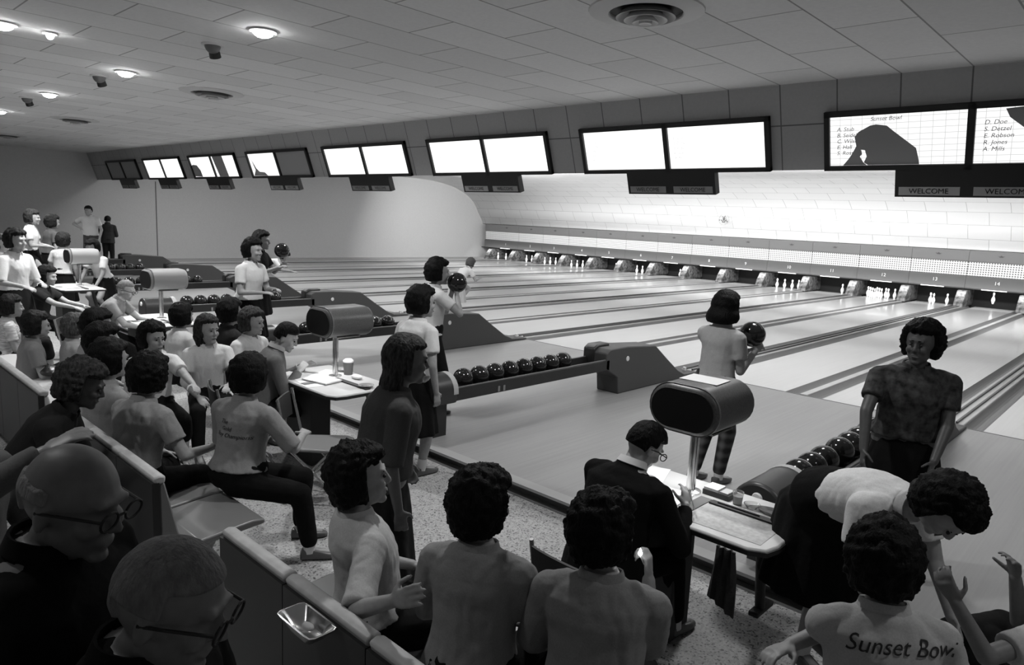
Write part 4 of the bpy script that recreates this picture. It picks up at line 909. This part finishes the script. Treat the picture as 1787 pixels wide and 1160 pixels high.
person(712, 628, 60, 'long-haired person in dark dress moving past behind the bench', sit=False, shirt=0.06, vox=.009, hair='long', ht=.05, lean=10, turn=0, skin=.10, skirt_len=.30, bt=.02, sleeve='elbow', s=1.0, bkind='', L=('l', .10, .12, -.46), R=('l', .0, .05, -.5), wide=1.3)
b1 = person(766, 475, 72, 'bowler in white blouse and dark trousers holding a ball before the chin', sit=False, zf=ST, shirt=.6, bottom='pants', bt=.012, vox=.010, ht=.008, R=('p', 797, 512, -.02), L=('p', 788, 512, .05), Rh=(-.1, .6, -.8), Lh=(-.1, .6, -.8), curl=.5, turn=-10, s=1.03)
b2 = person(1270, 537, 82, 'bowler in grey blouse and plaid trousers holding a ball at the shoulder', sit=False, zf=ST, shirt=.36, bottom='pants', bt=.03, bkind='plaid', hair='bob', vox=.009, ht=.005, R=('p', 1318, 613, .03), L=('p', 1304, 612, .12), Rh=('p', 1302, 670, .0), curl=.4, turn=-5, Lh=('p', 1270, 670, .1))
person(443, 437, 25, 'person in rumpled white blouse and black skirt standing beside a ball rack', sit=False, zf=ST, shirt=.68, vox=.010, ht=.006, turn=0, R=('l', .26, -.05, -.26), L=('l', .26, -.05, -.24), depth=8.6, wr=.009, wide=1.1, bt=.006, turn_=0) if False else \
person(443, 437, 25, 'person in rumpled white blouse and black skirt standing beside a ball rack', sit=False, zf=ST, shirt=.68, vox=.010, ht=.006, turn=0, R=('l', .26, -.05, -.26), L=('l', .26, -.05, -.24), depth=8.6, wr=.009, wide=1.1, bt=.006)
b3 = person(458, 420, 40, 'bowler in black short-sleeved top raising a ball to eye level', sit=False, zf=ST, shirt=.012, vox=.011, ht=.010, depth=10.3, R=('l', .34, .0, -.14), L=('l', .32, -.08, -.12), bt=.01, skin=.25)
person(497, 447, 50, 'crouching bowler in white top who has just let go of the ball', sit=False, zf=ST, z=.95, lean=60, shirt=.75, vox=.013, ht=.012, R=('l', .42, .05, -.22), L=('l', -.25, .25, -.1), bottom='skirt', skirt_len=.3)
person(822, 460, 95, 'crouching bowler in pale dress far out at the foul line', sit=False, zf=ST, z=.98, lean=50, shirt=.6, vox=.014, ht=.10, bt=.5, R=('l', .3, .05, -.2), L=('l', -.2, .25, -.1), skirt_len=.3)
person(146, 672, 60, 'person in dark clothes bent low behind the bench at the left', zf=FL, depth=4.0, shirt=0.015, lean=35, vox=.009, ht=.03, skin=0.04, sleeve='elbow', bottom='pants')
person(-70, 745, 40, 'dark-clad person resting an arm along the bench at the left edge', zf=.1, depth=2.3, shirt=.10, sleeve='long', male=True, hair='mens', vox=.008, R=('p', 78, 790, -.1), Rh=(-.2, .8, -.4), L=('l', .3, 0, -.3), skin=.16, shoes=False)
# held balls and the match
def held(px, py, dep, label): ball(atd(px, py, dep), label, 'balls being held')
held(1313, 583, b2['dep']+.08, 'black bowling ball held by the person in plaid trousers')
held(798, 493, b1['dep']+.02, 'black bowling ball held under the chin of the white-bloused bowler')
held(492, 437, b3['dep']-.05, 'black bowling ball raised by the bowler in black')
m0 = atd(1117, 967, e['dep']+.06); t = thing('burning_match', 'burning match held up beside the pale shirt', 'match', m0)
MB().cyl(m0+V((0, 0, -.006)), atd(1124, 985, e['dep']+.06), .0016).build('stick', G(.5), t)
MB().rings([[m0+V((r*math.cos(q*math.pi/5), r*math.sin(q*math.pi/5), z)) for q in range(10)] for r, z in ((.002, -.006), (.0075, 0), (.008, .006), (.005, .014), (.001, .024))]).build('flame', mat('flame', .9, .5, emit=14), t, smooth=True)
for lx, ly, lz, d_, lb in ((-.07, -6.95, 0, 88, 'folding chair under the person in the dark suit'), (-3.78, -6.85, 0, 75, 'folding chair under the person in the grey jacket'), (-3.05, -6.62, 0, 45, 'empty folding chair with pale seat beside the second score table'), (-8.0, -6.9, 0, 60, 'folding chair under the bald person at the third table')):
    folding_chair(lx, ly, d_, lb)
p_ = fm_['arms'][1][2]; tag(MB().cyl(p_+V((.03, .05, -.02)), p_+V((.0, .02, .09)), .004).build('pencil', G(.7), org=p_), 'upright pencil in the hand of the person in the dark suit', 'pencil')

bpy.data.scenes.remove(WORK)
